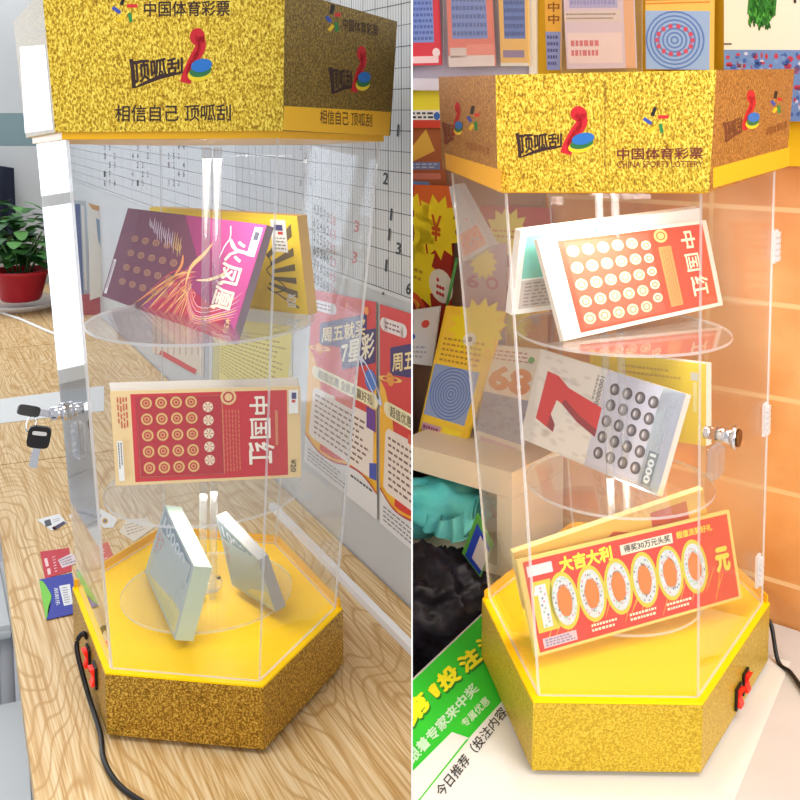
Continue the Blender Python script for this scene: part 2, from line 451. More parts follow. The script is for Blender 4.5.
for t, u, v, m in (('1', 391, 214, INK), ('1', 389, 234, INK), ('3', 397, 248, INK), ('1', 386, 265, INK), ('6', 407, 288, INK), ('3', 355, 226, RINK), ('3', 353, 257, RINK),
                   ('1', 398, 130, INK), ('2', 384, 178, INK), ('.', 383, 293, INK)):
    h = 12 if t != '.' else 3; w = 2 if t in '1.' else 5
    a.text(t, [(u, v-h/2), (u+w, v-h/2+1), (u+w-1, v+h/2+1), (u-1, v+h/2)], m, .02)
for i in range(6):
    for j in range(7):
        u = 314+j*3.3; v = 208+i*14+j*2.2
        a.text(random.choice('2345678'), [(u, v-5), (u+2.2, v-4.5), (u+2, v+5), (u-.3, v+4.5)], INK if j < 5 else RINK, .01)
for cx_ in (104, 132, 168, 300):
    for i in range(6):
        for j in range(4 if cx_ > 110 else 3):
            if random.random() < .65:
                u = cx_+j*5; v = 138+i*9
                a.text(random.choice('1234567'), [(u, v-3), (u+1.8, v-3), (u+1.8, v+3), (u, v+3)], INK if random.random() < .5 else mat((130, 110, 130)), .0)
a.done('chart_print', r)

# red posters
def poster(tl, tr, br, bl, label):
    r, a = sheet('lottery_poster', [tl, tr, br, bl], PL+nL*.0007, nL, mat((232, 232, 234), .4), label, 'poster', 'red promotional posters on the left-hand wall')
    def q(x, y):
        return ((bl[0]*(1-x)+br[0]*x)*(1-y)+(tl[0]*(1-x)+tr[0]*x)*y, (bl[1]*(1-x)+br[1]*x)*(1-y)+(tl[1]*(1-x)+tr[1]*x)*y)
    P, n = PL+nL*.0007, a.n
    b = Art(lambda x, y: at_p(*q(x, y), P, n), n, 1.75)
    RED = (222, 48, 36); Y = (250, 186, 30)
    curve = [(0, .16), (.18, .115), (.4, .12), (.6, .155), (.8, .16), (1, .12)]
    b.poly([(0, 1)]+curve+[(1, 1)], RED)
    b.up(); b.poly([(0, .66), (.08, .62), (.18, .5), (.24, .3), (.2, .12), (0, .17)], Y); b.poly([(1, .62), (.9, .5), (.84, .3), (.84, .165), (1, .13)], Y)
    b.stroke([(x, y+.012) for x, y in curve], .012, Y); b.up(); b.stroke(curve, .008, (196, 60, 64))
    b.rect(.06, .885, .34, .945, (244, 232, 232)); b.circ(.06, .915, .03, (244, 232, 232)); b.circ(.34, .915, .03, (244, 232, 232)); b.up(); b.lines(RC(.08, .895, .32, .935), 2, (150, 110, 120), .4, 4); b.lay -= 1
    b.poly([(.15, .82), (.86, .935), (.86, .86), (1, .88), (.99, .72), (.5, .62), (.46, .73), (.15, .70)], (58, 26, 104))
    b.up(); b.text('周五就买', [(.18, .80), (.84, .915), (.84, .83), (.18, .715)], (252, 226, 160), .02)
    b.text('7星彩', [(.48, .76), (.98, .865), (.98, .745), (.48, .645)], (250, 240, 214), .03)
    b.rect(.12, .505, .97, .575, (252, 240, 196)); b.circ(.12, .54, .035, (252, 240, 196)); b.circ(.97, .54, .035, (252, 240, 196))
    b.up(); b.text('超值优惠 全民来赢好礼', RC(.15, .515, .94, .565), (110, 96, 60), .01)
    b.lay = 3
    b.poly([(.08, .43), (.12, .455), (.92, .47), (.96, .45), (.95, .19), (.90, .17), (.10, .165), (.05, .18)], (246, 232, 222))
    b.up(); b.rect(.40, .445, .66, .485, (232, 90, 60)); b.lines(RC(.12, .19, .90, .43), 8, (130, 96, 84), .35, 10)
    b.lay = 4
    b.circ(.15, .68, .03, (250, 160, 50)); b.ring(.15, .68, .17, .014, .35, (250, 200, 90), rot=.1)
    b.circ(.92, .63, .05, (70, 120, 210)); b.up(); b.ring(.92, .63, .19, .035, .25, (220, 226, 250), rot=-.5)
    b.circ(.86, .95, .02, (250, 150, 50)); b.circ(.55, .95, .012, (250, 120, 60)); b.circ(.70, .60, .02, (250, 140, 60))
    b.rect(.86, .40, .99, .50, (110, 40, 150)); b.poly([(.90, .17), (1, .18), (1, .26), (.90, .24)], (60, 80, 180))
    b.lines(RC(.05, .02, .60, .10), 4, (120, 110, 116), .3, 9); b.lines(RC(.64, .11, .95, .125), 1, (70, 60, 70), .6, 6)
    b.done('poster_print', r)
    return r
poster((312, 289), (376, 302), (377, 520), (304, 461), 'red seven-star poster with purple headline, seen half through the clear case')
poster((380, 304), (449, 325), (452, 585), (380, 523), 'red seven-star poster cut by the right border of its room, beside the matching one')
# sheets on the wall seen behind the case
r, a = sheet('notice_sheet', [(214, 318), (292, 326), (291, 440), (212, 385)], PL, nL, mat((226, 214, 130), .6), 'yellow notice sheet with small print on wall behind the case', 'notice')
a.lines([(222, 328), (286, 335), (286, 425), (220, 372)], 16, mat((160, 140, 90)), .3, 16); a.done('small_print', r)
r, a = sheet('notice_sheet', [(152, 300), (204, 308), (204, 376), (152, 352)], PL, nL, mat((218, 204, 186), .6), 'beige striped notice sheet with a red slash on wall behind the case', 'notice')
for k in range(8): a.stroke([(156+6*k, 306), (156+6*k, 355)], .8, mat((176, 120, 110)))
a.up(); a.stroke([(160, 352), (196, 372)], 5, (206, 44, 52)); a.done('stripes', r)
# leaflets leaning at the far end
PF = at_z(92, 318, T)
r, a = sheet('leaflet', [(88, 203), (117, 211), (116, 292), (90, 300)], PF, nB, mat((228, 226, 220), .5), 'white leaflet with tan border standing behind the case at the left', 'leaflet', thick=.004)
a.poly([(88, 203), (117, 211), (117, 217), (92, 209)], (200, 152, 96)); a.poly([(113, 211), (117, 211), (116, 292), (112, 292)], (200, 152, 96))
a.poly([(96, 218), (103, 222), (106, 262), (98, 240)], (120, 156, 186)); a.done('leaflet_print', r)
r, a = sheet('leaflet', [(73, 200), (86, 201), (90, 305), (80, 305)], PF-nB*.06, nB, mat((176, 190, 204), .5), 'narrow blue and white leaflet standing left of the tan-bordered one', 'leaflet', thick=.004)
a.poly([(75, 204), (80, 204), (84, 300), (81, 300)], (60, 90, 150)); a.poly([(81, 206), (84, 206), (87, 290), (85, 290)], (226, 226, 222)); a.done('leaflet_print', r)
bm = bmesh.new(); c = at_z(102, 313, T); box_dir(bm, c+Vector((0, 0, .03)), Vector((.075, 0, 0)), Vector((0, .03, 0)), Vector((0, 0, .0298))); fixn(bm)
rb = thing('red_box', zed(c, T), 'small red carton on the far desk in front of the leaflets', 'box')
link('carton', bm, mat((170, 30, 48), .5), rb)
bm = bmesh.new(); box_dir(bm, c+Vector((0, 0, .0605)), Vector((.077, 0, 0)), Vector((0, .032, 0)), Vector((0, 0, .0008))); fixn(bm); link('lid', bm, mat((186, 44, 58), .5), rb)

# plant
pc = at_z(15, 313, T)+Vector((0, .05, 0)); ps = pc.y*1.0/1000
pt = thing('potted_plant', zed(pc, T+.03), 'green leafy plant in a red pot on the far desk', 'plant')
bm = bmesh.new(); R0 = 28*ps
lathe(bm, [(0, .001), (R0*.66, .001), (R0*.72, .01), (R0*.95, R0*.95), (R0*1.05, R0*1.0), (R0*1.05, R0*1.12), (R0*.9, R0*1.12), (R0*.86, R0*.85), (0, R0*.85)], zed(pc, T+.03)); fixn(bm)
link('pot', bm, mat((176, 24, 36), .4), pt)
bm = bmesh.new(); lathe(bm, [(0, 0), (R0*.83, 0), (R0*.83, .006), (0, .006)], zed(pc, T+.03+R0*.86)); fixn(bm); link('soil', bm, mat((60, 44, 34), .9), pt)
bm = bmesh.new()
for k in range(150):
    a_ = random.uniform(0, 6.283); el = random.uniform(.1, 1.4); rr = R0*random.uniform(.5, 2.0)
    c = zed(pc, T+.05+R0)+Vector((math.cos(a_)*math.cos(el)*rr, math.sin(a_)*math.cos(el)*rr, math.sin(el)*rr*1.25))
    s_ = R0*random.uniform(.22, .42); d1 = Vector((math.cos(a_), math.sin(a_), random.uniform(-.6, .4))).normalized(); d2 = d1.cross(Vector((0, 0, 1))).normalized(); d3 = d1.cross(d2)
    pts = []
    for j in range(10):
        t = j*2*math.pi/10; pts.append(c+d1*math.cos(t)*s_*1.1+d2*math.sin(t)*s_*(.75-.2*math.cos(t))+d3*.25*s_*math.cos(t)**2)
    f = poly_bm(bm, pts, k % 3)
link('foliage', bm, [mat((52, 104, 44), .5), mat((78, 134, 60), .5), mat((38, 84, 40), .5)], pt)
bm = bmesh.new()
for k in range(14):
    a_ = random.uniform(0, 6.283); b0 = zed(pc, T+.03+R0*.86); 
    tube(bm, [b0+Vector((math.cos(a_), math.sin(a_), 0))*R0*.3, b0+Vector((math.cos(a_)*R0*.7, math.sin(a_)*R0*.7, R0*.9)), b0+Vector((math.cos(a_)*R0*1.2, math.sin(a_)*R0*1.2, R0*1.5))], .003, 6)
link('stems', bm, mat((70, 110, 60)), pt)
bm = bmesh.new()
for k in range(7):                       # trailing pink-white flower sprig on the right
    c = zed(pc, T+.06)+Vector((R0*1.35+random.uniform(-.02, .02), -.02, random.uniform(-.01, .12)))
    d3 = Vector((random.uniform(-.3, .3), -1, .2)).normalized(); d1 = d3.cross(Vector((0, 0, 1))).normalized(); d2 = d3.cross(d1)
    for j in range(5):
        t = j*2*math.pi/5; q = c+(d1*math.cos(t)+d2*math.sin(t))*.008
        poly_bm(bm, [q+(d1*math.cos(s)+d2*math.sin(s))*.009 for s in [i*math.pi/4 for i in range(8)]])
link('flowers', bm, mat((232, 190, 200)), pt)
bm = bmesh.new(); lathe(bm, [(0, .002), (R0*.8, .002), (R0*1.45, .022), (R0*1.5, .03), (R0*1.42, .026), (R0*.78, .007), (0, .007)], zed(pc, T), 48, ripple=.03); fixn(bm)
tag(link('glass_dish', bm, glass('ribbed_glass', k=2, haze=.35)), 'ribbed clear glass dish under the red flower pot', 'dish')
# second leaf cluster right behind strip
pc2 = at_z(64, 304, T)
pt2 = thing('potted_plant', zed(pc2, T), 'broad-leaved plant in a dark pot, seen through the clear case edge', 'plant')
bm = bmesh.new(); lathe(bm, [(0, .001), (.03, .001), (.042, .06), (.036, .06), (0, .05)], zed(pc2, T)); fixn(bm); link('pot', bm, mat((60, 44, 50), .5), pt2)
bm = bmesh.new()
for k in range(42):
    a_ = random.uniform(0, 6.283); el = random.uniform(.2, 1.5); rr = random.uniform(.03, .075)
    c = zed(pc2, T+.09)+Vector((math.cos(a_)*math.cos(el)*rr*.9, math.sin(a_)*math.cos(el)*rr, math.sin(el)*rr*1.9))
    s_ = random.uniform(.015, .03); d1 = Vector((math.cos(a_), math.sin(a_), random.uniform(-.6, .6))).normalized(); d2 = d1.cross(Vector((0, 0, 1))).normalized()
    poly_bm(bm, [c+d1*math.cos(t)*s_*1.2+d2*math.sin(t)*s_*.8+Vector((0, 0, .01*math.cos(2*t))) for t in [j*2*math.pi/10 for j in range(10)]], k % 2)
link('foliage', bm, [mat((40, 92, 52), .5), mat((70, 120, 78), .5)], pt2)
# dark garment hanging at the back wall
bm = bmesh.new(); gx = at_p(-4, 235, BW0+nB*.05, nB); cols_, rows_ = 26, 22; grid = []
gtl = at_p(-40, 160, BW0+nB*.05, nB); gtr = at_p(14, 168, BW0+nB*.05, nB); gbl = at_p(-44, 258, BW0+nB*.05, nB); gbr = at_p(17, 246, BW0+nB*.05, nB)
for layer in (0, 1):
    g = []
    for j in range(rows_+1):
        y = j/rows_; row = []
        for i in range(cols_+1):
            x = i/cols_; p = (gtl*(1-x)+gtr*x)*(1-y)+(gbl*(1-x)+gbr*x)*y
            edge = min(x, 1-x, 1)*6; edge = min(1, edge)
            p = p+nB*((.03*edge+.02*math.sin(x*19+y*3)*y+.015*math.sin(x*37)*y)*(1 if layer == 0 else -.4)); row.append(bm.verts.new(p))
        g.append(row)
    for j in range(rows_):
        for i in range(cols_): bm.faces.new([g[j][i], g[j][i+1], g[j+1][i+1], g[j+1][i]]).smooth = True
    grid.append(g)
fixn(bm)
tag(link('garment', bm, mat((34, 40, 58), .9)), 'dark blue garment hanging at the far wall behind the plant', 'clothing')

# grey stools left of the desk
def stool(quad, z, label):
    c = [at_z(u, v, z) for u, v in quad]; m_ = sum(c, Vector())/4; r = thing('stool', zed(m_, 0), label, 'stool')
    bm = bmesh.new(); prism(bm, c, Vector((0, 0, -.022))); fixn(bm)
    bmesh.ops.bevel(bm, geom=bm.edges[:], offset=.008, segments=2, affect='EDGES'); link('seat', bm, mat((206, 210, 212), .5), r)
    for p in c:
        b0 = m_+(p-m_)*.84; bm = bmesh.new(); tube(bm, [zed(b0, .001), zed(b0, z-.0225)], .011); link('leg', bm, mat((176, 178, 182), .5), r)
stool([(30, 696), (-150, 732), (-150, 860), (40, 830)], .46, 'light grey square stool nearest the viewer beside the oak desk')
stool([(2, 556), (-110, 566), (-110, 650), (16, 626)], .55, 'light grey square stool farther back beside the oak desk')

# window in the far wall, left of the frame
wp = isect(O, Vector((-.50, 1, 0)), BW0, bdir); wd = bdir*-1
bm = bmesh.new(); q0, q1 = wp+nB*.004, wp+nB*.004-bdir*1.7
prism(bm, [zed(q0, .40), zed(q1, .40), zed(q1, 2.0), zed(q0, 2.0)], nB*.01); fixn(bm)
structure(link('window_1', bm, mat((236, 244, 255), .3, 0, .5, 2.2)))
bm = bmesh.new()
for za, zc in ((.35, .40), (.98, 1.02), (2.0, 2.05)): prism(bm, [zed(q0+bdir*.05, za), zed(q1-bdir*.05, za), zed(q1-bdir*.05, zc), zed(q0+bdir*.05, zc)], nB*.035)
for t in (-.05, .8, 1.7):
    w0 = q0-bdir*t; prism(bm, [zed(w0, .35), zed(w0-bdir*.05, .35), zed(w0-bdir*.05, 2.05), zed(w0, 2.05)], nB*.034)
fixn(bm); structure(link('trim_2', bm, WHT))

# small cards on desk
def card(quad, m, label, name='ticket_card', cat='card', z=.0004, deco=None, group=None):
    pts = [at_z(u, v, T+z) for u, v in quad]; c = sum(pts, Vector())/len(pts)
    r = thing(name, zed(c, T+z), label, cat, group)
    bm = bmesh.new(); prism(bm, pts, Vector((0, 0, .0005))); fixn(bm); link('card', bm, m, r)
    a = px_art(Vector((0, 0, T+z+.0005)), Vector((0, 0, 1)))
    if deco: deco(a)
    a.done('card_print', r); return r
CW = mat((226, 226, 228), .5)
def d1(a):
    a.poly([(44, 521), (50, 519), (52, 525), (46, 527)], (70, 74, 84)); a.poly([(52, 528), (64, 521), (66, 523), (55, 530)], (60, 50, 90)); a.circ(54, 528, 1.6, (170, 40, 70)); a.lines([(53, 519), (60, 517), (62, 520), (54, 523)], 2, (150, 150, 160), .4, 4)
card([(37, 520), (59, 514), (67, 523), (52, 531)], CW, 'small white card lying leftmost of the white cards on the desk', deco=d1, group='white cards scattered beside the display')
def d2(a): a.poly([(72, 514), (84, 510), (88, 513), (75, 520)], (150, 156, 166)); a.poly([(78, 521), (88, 516), (90, 518), (80, 523)], (120, 130, 150))
card([(69, 516), (82, 507), (92, 511), (88, 521), (76, 525)], CW, 'small white card second from left, seen through the case edge', deco=d2, group='white cards scattered beside the display')
def d3(a): a.circ(105, 521, 3, (206, 160, 60)); a.up(); a.circ(105, 521, 1.6, (90, 90, 110)); a.poly([(96, 518), (100, 514), (102, 516), (98, 520)], (150, 150, 165))
card([(93, 516), (101, 509), (118, 519), (113, 528), (104, 528)], CW, 'small white card with round orange mark, third from left', deco=d3, group='white cards scattered beside the display')
def d4(a): a.lines([(124, 524), (140, 520), (146, 530), (128, 536)], 4, (170, 150, 140), .4, 5)
card([(119, 532), (127, 520), (146, 518), (155, 527), (134, 542)], mat((226, 214, 196), .5), 'creased cream card behind the yellow base, fourth from left', deco=d4, group='white cards scattered beside the display')
def dr(a):
    a.poly([(58, 560), (72, 553), (80, 562), (62, 568)], (214, 200, 206)); a.up(); a.lines([(59, 560), (71, 555), (77, 562), (63, 566)], 3, (110, 80, 100), .4, 6)
    a.lay = 1; a.lines([(52, 556), (55, 555), (58, 572), (55, 573)], 6, (230, 170, 180), .4, 1); a.poly([(44, 559), (47, 558), (49, 566), (46, 567)], (236, 200, 206)); a.poly([(47, 569), (50, 568), (51, 574), (48, 575)], (236, 200, 206))
card([(40, 552), (69, 548), (72, 571), (45, 579)], mat((192, 26, 50), .45), 'red ticket card with white box, above the blue one', 'ticket_card', deco=dr)
card([(86, 549), (108, 542), (115, 561), (91, 573)], mat((206, 70, 66), .45), 'red ticket card lying behind the lower left edge of the case', 'ticket_card', deco=lambda a: (a.lines([(90, 553), (104, 548), (108, 559), (94, 566)], 4, (240, 210, 206), .4, 6)))
def db(a):
    a.poly([(39, 580), (44, 582), (52, 596), (49, 612), (46, 620)], (120, 200, 70)); a.stroke([(44, 582), (50, 590), (52, 598), (49, 608), (48, 618)], 1.4, (40, 60, 160))
    a.poly([(59, 586), (70, 584), (73, 604), (64, 606)], (226, 228, 232)); a.up(); a.lines([(62, 587), (68, 586), (70, 603), (65, 604)], 7, (120, 120, 140), .4, 3)
    a.text('刮刮乐', [(58, 588), (60, 605), (56, 606), (54, 588)], (226, 232, 240), .01)
card([(39, 580), (72, 573), (78, 613), (47, 620)], mat((28, 44, 160), .45), 'blue and green ticket card under the red one beside the display', 'ticket_card', z=.0012, deco=db)

# ------------------------------------------------------------------ DISPLAY
QP = {'L': [.026, -1.482, 6.966, -4.019, .45, 3.837, 4.609, 1.239, 1.015, .478, 1.008, .511, .091, -.112, .005, -.05, 1.04],
      'R': [-.217, 1.514, 6.913, -4.027, .473, 3.623, 4.282, 1.181, 1.258, .489, 1.244, .491, -.158, .05, .015, .034, 1.023]}
RIM = {'L': [(105, 674), (263, 688), (343, 609), (279, 542), None, (72, 588)],
       'R': [(533, 703), (703, 705), (770, 604), None, None, (482, 599)]}
def hvert(q, i, l, extra=0.):
    yaw = q[0]; W_ = q[7]; D = q[10]*W_; Ff = q[11]*W_
    if l == 3: W_ *= q[16]; D *= q[16]; Ff *= q[16]
    x, y = [(-Ff, -D), (Ff, -D), (W_, 0), (Ff, D), (-Ff, D), (-W_, 0)][i]
    z = (q[5] if l == 2 else q[6])+q[14]*x+q[15]*y+extra
    x += q[12]; y += q[13]; c, s = math.cos(yaw), math.sin(yaw)
    return Vector((c*x-s*y+q[1], s*x+c*y+q[2], z+q[3]))*S+O
def scaled(pts, k):
    c = sum(pts, Vector())/len(pts); return [c+(p-c)*k for p in pts]
def face_art(lo, hi, i):
    j = (i+1) % 6; n = (lo[j]-lo[i]).cross(hi[i]-lo[i]).normalized()
    return px_art((lo[i]+lo[j]+hi[i]+hi[j])/4, n)
DARK = (52, 28, 26)
def sticks(a, cx, cy, s, kx=1.):
    for dx, dy, w, ang, m in ((-3, -8, 9, -1.2, (24, 20, 24)), (6, -3, 10, .0, (206, 40, 40)), (-9, 1, 9, .6, (52, 76, 170)), (4, 8, 9, 1.4, (40, 130, 60)), (-5, 9, 9, -.6, (226, 190, 30))):
        x0, y0 = cx+dx*s*kx, cy+dy*s; c_, s_ = math.cos(ang), math.sin(ang)
        a.stroke([(x0-c_*w*s/2*kx, y0-s_*w*s/2), (x0+c_*w*s/2*kx, y0+s_*w*s/2)], 3.4*s, m)
def swirl(a, u, v, w, h):
    """red curl over blue, green and yellow lens shapes"""
    X = lambda x, y: (u+x*w, v+y*h)
    a.stroke([X(.25, 1.0), X(.22, .78), X(.45, .55), X(.62, .35), X(.48, .12)], w*.16, (196, 26, 40), taper=True)
    a.ell(*X(.55, .16), w*.27, h*.16, (196, 26, 40)); a.stroke([X(.60, .16), X(.66, .34), X(.42, .58), X(.2, .85), X(.12, 1.0)], w*.38, (196, 26, 40)); 
    a.up(); a.ell(*X(.62, .84), w*.42, h*.13, (226, 200, 40), rot=-.2); a.up(); a.ell(*X(.66, .78), w*.40, h*.11, (40, 110, 60), rot=-.2)
    a.up(); a.ell(*X(.70, .68), w*.38, h*.12, (36, 110, 190), rot=-.2)
def banner(a, q, m=DARK):
    tl, tr, br, bl = q
    a.text('顶呱刮', q, m, .03)
    hh = bl[1]-tl[1]
    a.stroke([(bl[0], bl[1]+hh*.12), ((bl[0]+br[0])/2, (bl[1]+br[1])/2-hh*.05), (br[0], br[1]-hh*.02)], hh*.16, m, True)
    a.stroke([(tl[0]-1, tl[1]), (tl[0]+1, (tl[1]+bl[1])/2), (bl[0], bl[1]+hh*.12)], hh*.16, m)

INFO = {}
def display(side):
    global room
    room = side; q = QP[side]; LIP = .006 if side == 'L' else .002; hb = .0675 if side == 'L' else .071
    rim = [None if p is None else at_z(p[0], p[1], T+hb) for p in RIM[side]]
    cc = (rim[5]+rim[2])/2
    for i in range(6):
        if rim[i] is None: rim[i] = 2*cc-rim[(i+3) % 6]
    hl = [hvert(q, i, 2) for i in range(6)]; hh = [hvert(q, i, 3) for i in range(6)]
    hc = sum(hl, Vector())/6; cc = sum(rim, Vector())/6
    lab = ('gold hexagonal ticket display case with clear sides on the oak desk, key in its lock' if side == 'L'
           else 'gold hexagonal ticket display case with clear sides on the white table, red switches lit')
    r = thing('display_case', zed(cc, T), lab, 'display case')
    # base
    bot = [zed(p, T+.006) for p in rim]; top = [p.copy() for p in rim]
    bm = bmesh.new(); frustum(bm, bot, [p-Vector((0, 0, .0005)) for p in top]); fixn(bm); base = link('base', bm, GOLDB if side == 'L' else GOLDR, r)
    bm = bmesh.new(); frustum(bm, [p+Vector((0, 0, -.0003)) for p in scaled(top, .998)], [p+Vector((0, 0, .0012)) for p in scaled(top, .995)]); fixn(bm)
    link('base_top', bm, YEL, r)
    for i in range(6):
        c = cc+(rim[i]-cc)*.86; bm = bmesh.new(); lathe(bm, [(0, 0), (.011, 0), (.012, .0058), (0, .0058)], zed(c, T+.0002), 16); fixn(bm); link('foot', bm, BLK, r)
    # raised yellow strip seen through the back (rear rim)
    for i in (2, 3, 4, 5):
        j = (i+1) % 6
        a_ = cc+(top[i]-cc)*.985; b_ = cc+(top[j]-cc)*.985; k = (cc-(a_+b_)/2).normalized()*.0018
        if i != 5:
            bm = bmesh.new(); prism(bm, [a_, b_, b_+Vector((0, 0, .010)), a_+Vector((0, 0, .010))], k); fixn(bm); link('rim_strip', bm, YELB, r)
    # header
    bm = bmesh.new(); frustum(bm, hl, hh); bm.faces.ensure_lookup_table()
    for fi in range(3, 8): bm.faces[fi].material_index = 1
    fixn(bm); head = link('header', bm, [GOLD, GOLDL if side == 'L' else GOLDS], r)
    bm = bmesh.new(); frustum(bm, [p-Vector((0, 0, LIP)) for p in scaled(hl, .965)], [p+Vector((0, 0, .0002)) for p in scaled(hl, .965)]); fixn(bm)
    link('header_lip', bm, YELB, r)
    # art on header
    if side == 'L':
        a = face_art(hl, hh, 0)
        sticks(a, 126, 9, 1.05); a.text('中国体育彩票', [(144, 1), (230, 0), (230, 16), (144, 17)], DARK, .015)
        banner(a, [(132, 59), (183, 57), (183, 73), (134, 85)]); swirl(a, 182, 28, 28, 55)
        a.lay = 1; a.text('相信自己 顶呱刮', [(115, 105), (231, 104), (231, 121), (115, 122)], DARK, .012)
        a.done('front_print', head)
        a = face_art(hl, hh, 1)
        sticks(a, 334, 18, 1.1, .55); a.text('中国体育彩票', [(343, 17), (378, 25), (378, 37), (343, 30)], DARK, .01)
        banner(a, [(331, 67), (352, 70), (352, 88), (333, 91)]); swirl(a, 352, 46, 17, 46)
        a.lay = 1; a.text('相信自己 顶呱刮', [(320, 109), (372, 114), (372, 127), (320, 124)], (84, 50, 20), .01)
        a.done('side_print', head)
        a = face_art(hl, hh, 1); a.step = .00006; a.poly([(284, 106), (391, 112), (389, 136), (283, 130)], YELB); a.done('painted_reflection', head)  # yellow reflection painted as a band low on the side face
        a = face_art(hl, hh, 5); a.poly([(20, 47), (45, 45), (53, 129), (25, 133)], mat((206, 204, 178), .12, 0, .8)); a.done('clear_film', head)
    else:
        a = face_art(hl, hh, 0)
        banner(a, [(518, 133), (562, 133), (562, 147), (520, 155)]); swirl(a, 562, 106, 30, 48)
        a.lay = 1; sticks(a, 657, 120, 1.05); a.text('中国体育彩票', [(617, 148), (703, 147), (703, 159), (617, 160)], (110, 40, 30), .02)
        a.text('CHINA SPORTS LOTTERY', [(617, 161), (703, 161), (703, 167), (617, 168)], (120, 50, 30), .01)
        a.stroke([(605, 80), (605, 168)], .8, (120, 84, 20))
        a.done('front_print', head)
        a = face_art(hl, hh, 5)
        banner(a, [(444, 122), (454, 124), (454, 140), (446, 142)], (130, 66, 50)); swirl(a, 452, 102, 10, 34); a.lay = 1
        sticks(a, 474, 118, 1., .5); a.text('中国体育彩票', [(466, 141), (490, 147), (490, 155), (466, 149)], (150, 90, 50), .01)
        a.up(-1) if a.lay > 1 else None
        a.done('side_print', head)
        a = face_art(hl, hh, 5); a.step = .00006; a.poly([(445, 153), (501, 170), (501, 192), (446, 169)], YELB); a.done('painted_reflection', head)  # painted-on yellow reflection, left side face
        a = face_art(hl, hh, 1)
        banner(a, [(725, 122), (742, 116), (742, 132), (726, 140)], (110, 56, 34)); swirl(a, 742, 90, 16, 40)
        a.lay = 1; sticks(a, 777, 102, .9, .5); a.text('中国体育彩票', [(766, 128), (787, 120), (787, 128), (766, 137)], (130, 70, 34), .01)
        a.done('side_print', head)
        a = face_art(hl, hh, 1); a.step = .00006; a.poly([(713, 168), (790, 147), (789, 166), (713, 188)], YELB); a.done('painted_reflection', head)  # same yellow reflection painted on the right side face
    # clear panels
    lo = [p+Vector((0, 0, .0014)) for p in scaled(top, .955)]; hi = [p-Vector((0, 0, LIP+.0004)) for p in scaled(hl, .945)]
    door = 5 if side == 'L' else 1
    TH = .003; panels = []
    for i in range(6):
        j = (i+1) % 6; g = .0012
        e = (lo[j]-lo[i]).normalized(); e2 = (hi[j]-hi[i]).normalized()
        pts = [lo[i]+e*g, lo[j]-e*g, hi[j]-e2*g, hi[i]+e2*g]
        mid = sum(pts, Vector())/4; inn = Vector((cc.x-mid.x, cc.y-mid.y, 0)).normalized()*TH
        bm = bmesh.new(); prism(bm, pts, inn, 0, 1); fixn(bm)
        panels.append(link('door' if i == door else 'clear_panel', bm, [(GLD if i == 5 else GL) if side == 'L' else GLR, EDGE], r))
    # shelves
    axis = lambda z: cc+(hc-cc)*((z-cc.z)/(hc.z-cc.z))
    def zfor(v):
        lo_, hi_ = T, T+.8
        for _ in range(40):
            m = (lo_+hi_)/2; p = axis(m)-O; c, s = math.cos(PITCH), math.sin(PITCH)
            f_ = p.y*c-p.z*s; yy = -(p.y*s+p.z*c); vv = CY+F*yy/f_
            if vv > v: lo_ = m
            else: hi_ = m
        return (lo_+hi_)/2
    sh = []
    spec = ((318, 204, 114), (486, 202, 100), (None, 203, 88)) if side == 'L' else ((329, 620, 108), (480, 621, 96), (None, 621, 88))
    for v, u, hw in spec:
        z = zfor(v) if v else T+hb+.012
        c = axis(z); c = Vector((c.x, c.y, z)); dep = c.y
        # slide the centre to the photo's column
        c.x = (u-CX)/F*(dep/1.0)*1.0/ray(u, 400).y*1.0 if False else at_y(u, 400, dep).x
        R_ = hw/F*dep*1.0
        bm = bmesh.new(); n = 64
        pts = [c+Vector((math.cos(k*2*math.pi/n)*R_, math.sin(k*2*math.pi/n)*R_, 0)) for k in range(n)]
        prism(bm, pts, Vector((0, 0, -.003)), 0, 1); fixn(bm); link('round_shelf', bm, [GLS, EDGE], r); sh.append((z, c, R_))
    # central rods
    for dx in ((-.0, -.010), (.010, -.004)) if side == 'L' else ((-.008, .016), (.010, .020)):
        x, y = dx; b0 = axis(T+hb+.001); h0 = axis(hc.z-.011)
        bm = bmesh.new(); tube(bm, [b0+Vector((x, y, .0015)), h0+Vector((x, y, 0))], .0042, 12); link('centre_rod', bm, ROD, r)
    bm = bmesh.new(); b0 = axis(T+hb+.0125); lathe(bm, [(0, 0), (.016, 0), (.016, .009), (.006, .012), (.006, .018), (0, .018)], (b0.x+.004, b0.y, b0.z), 8); fixn(bm)
    hub = link('rod_socket', bm, ROD, r)
    for k in range(3):
        bm = bmesh.new(); lathe(bm, [(0, 0), (.0022, 0), (.0022, .0015), (0, .0015)], (b0.x+.004+.012*math.cos(2.1*k+.3), b0.y+.012*math.sin(2.1*k+.3), b0.z+.0092), 8); fixn(bm); link('screw', bm, BLK, hub)
    # hinges
    def on_face(u, v, i):
        j = (i+1) % 6; n = (lo[j]-lo[i]).cross(hi[i]-lo[i]).normalized()
        if n.dot(O-lo[i]) < 0: n = -n
        return at_p(u, v, lo[i], n), n
    def hinge(u, v, i, h=.032):
        p, n = on_face(u, v, i); up = (hi[i]-lo[i]).normalized(); sd = up.cross(n).normalized()
        bm = bmesh.new(); box_dir(bm, p+n*.0022, sd*.006, up*h/2, n*.0015)
        for k in range(5):
            box_dir(bm, p+n*.005+up*(k-2)*h/5.4, sd*.004, up*h/14, n*.0018)
        fixn(bm); link('hinge', bm, ROD if side == 'L' else EDGE, r)
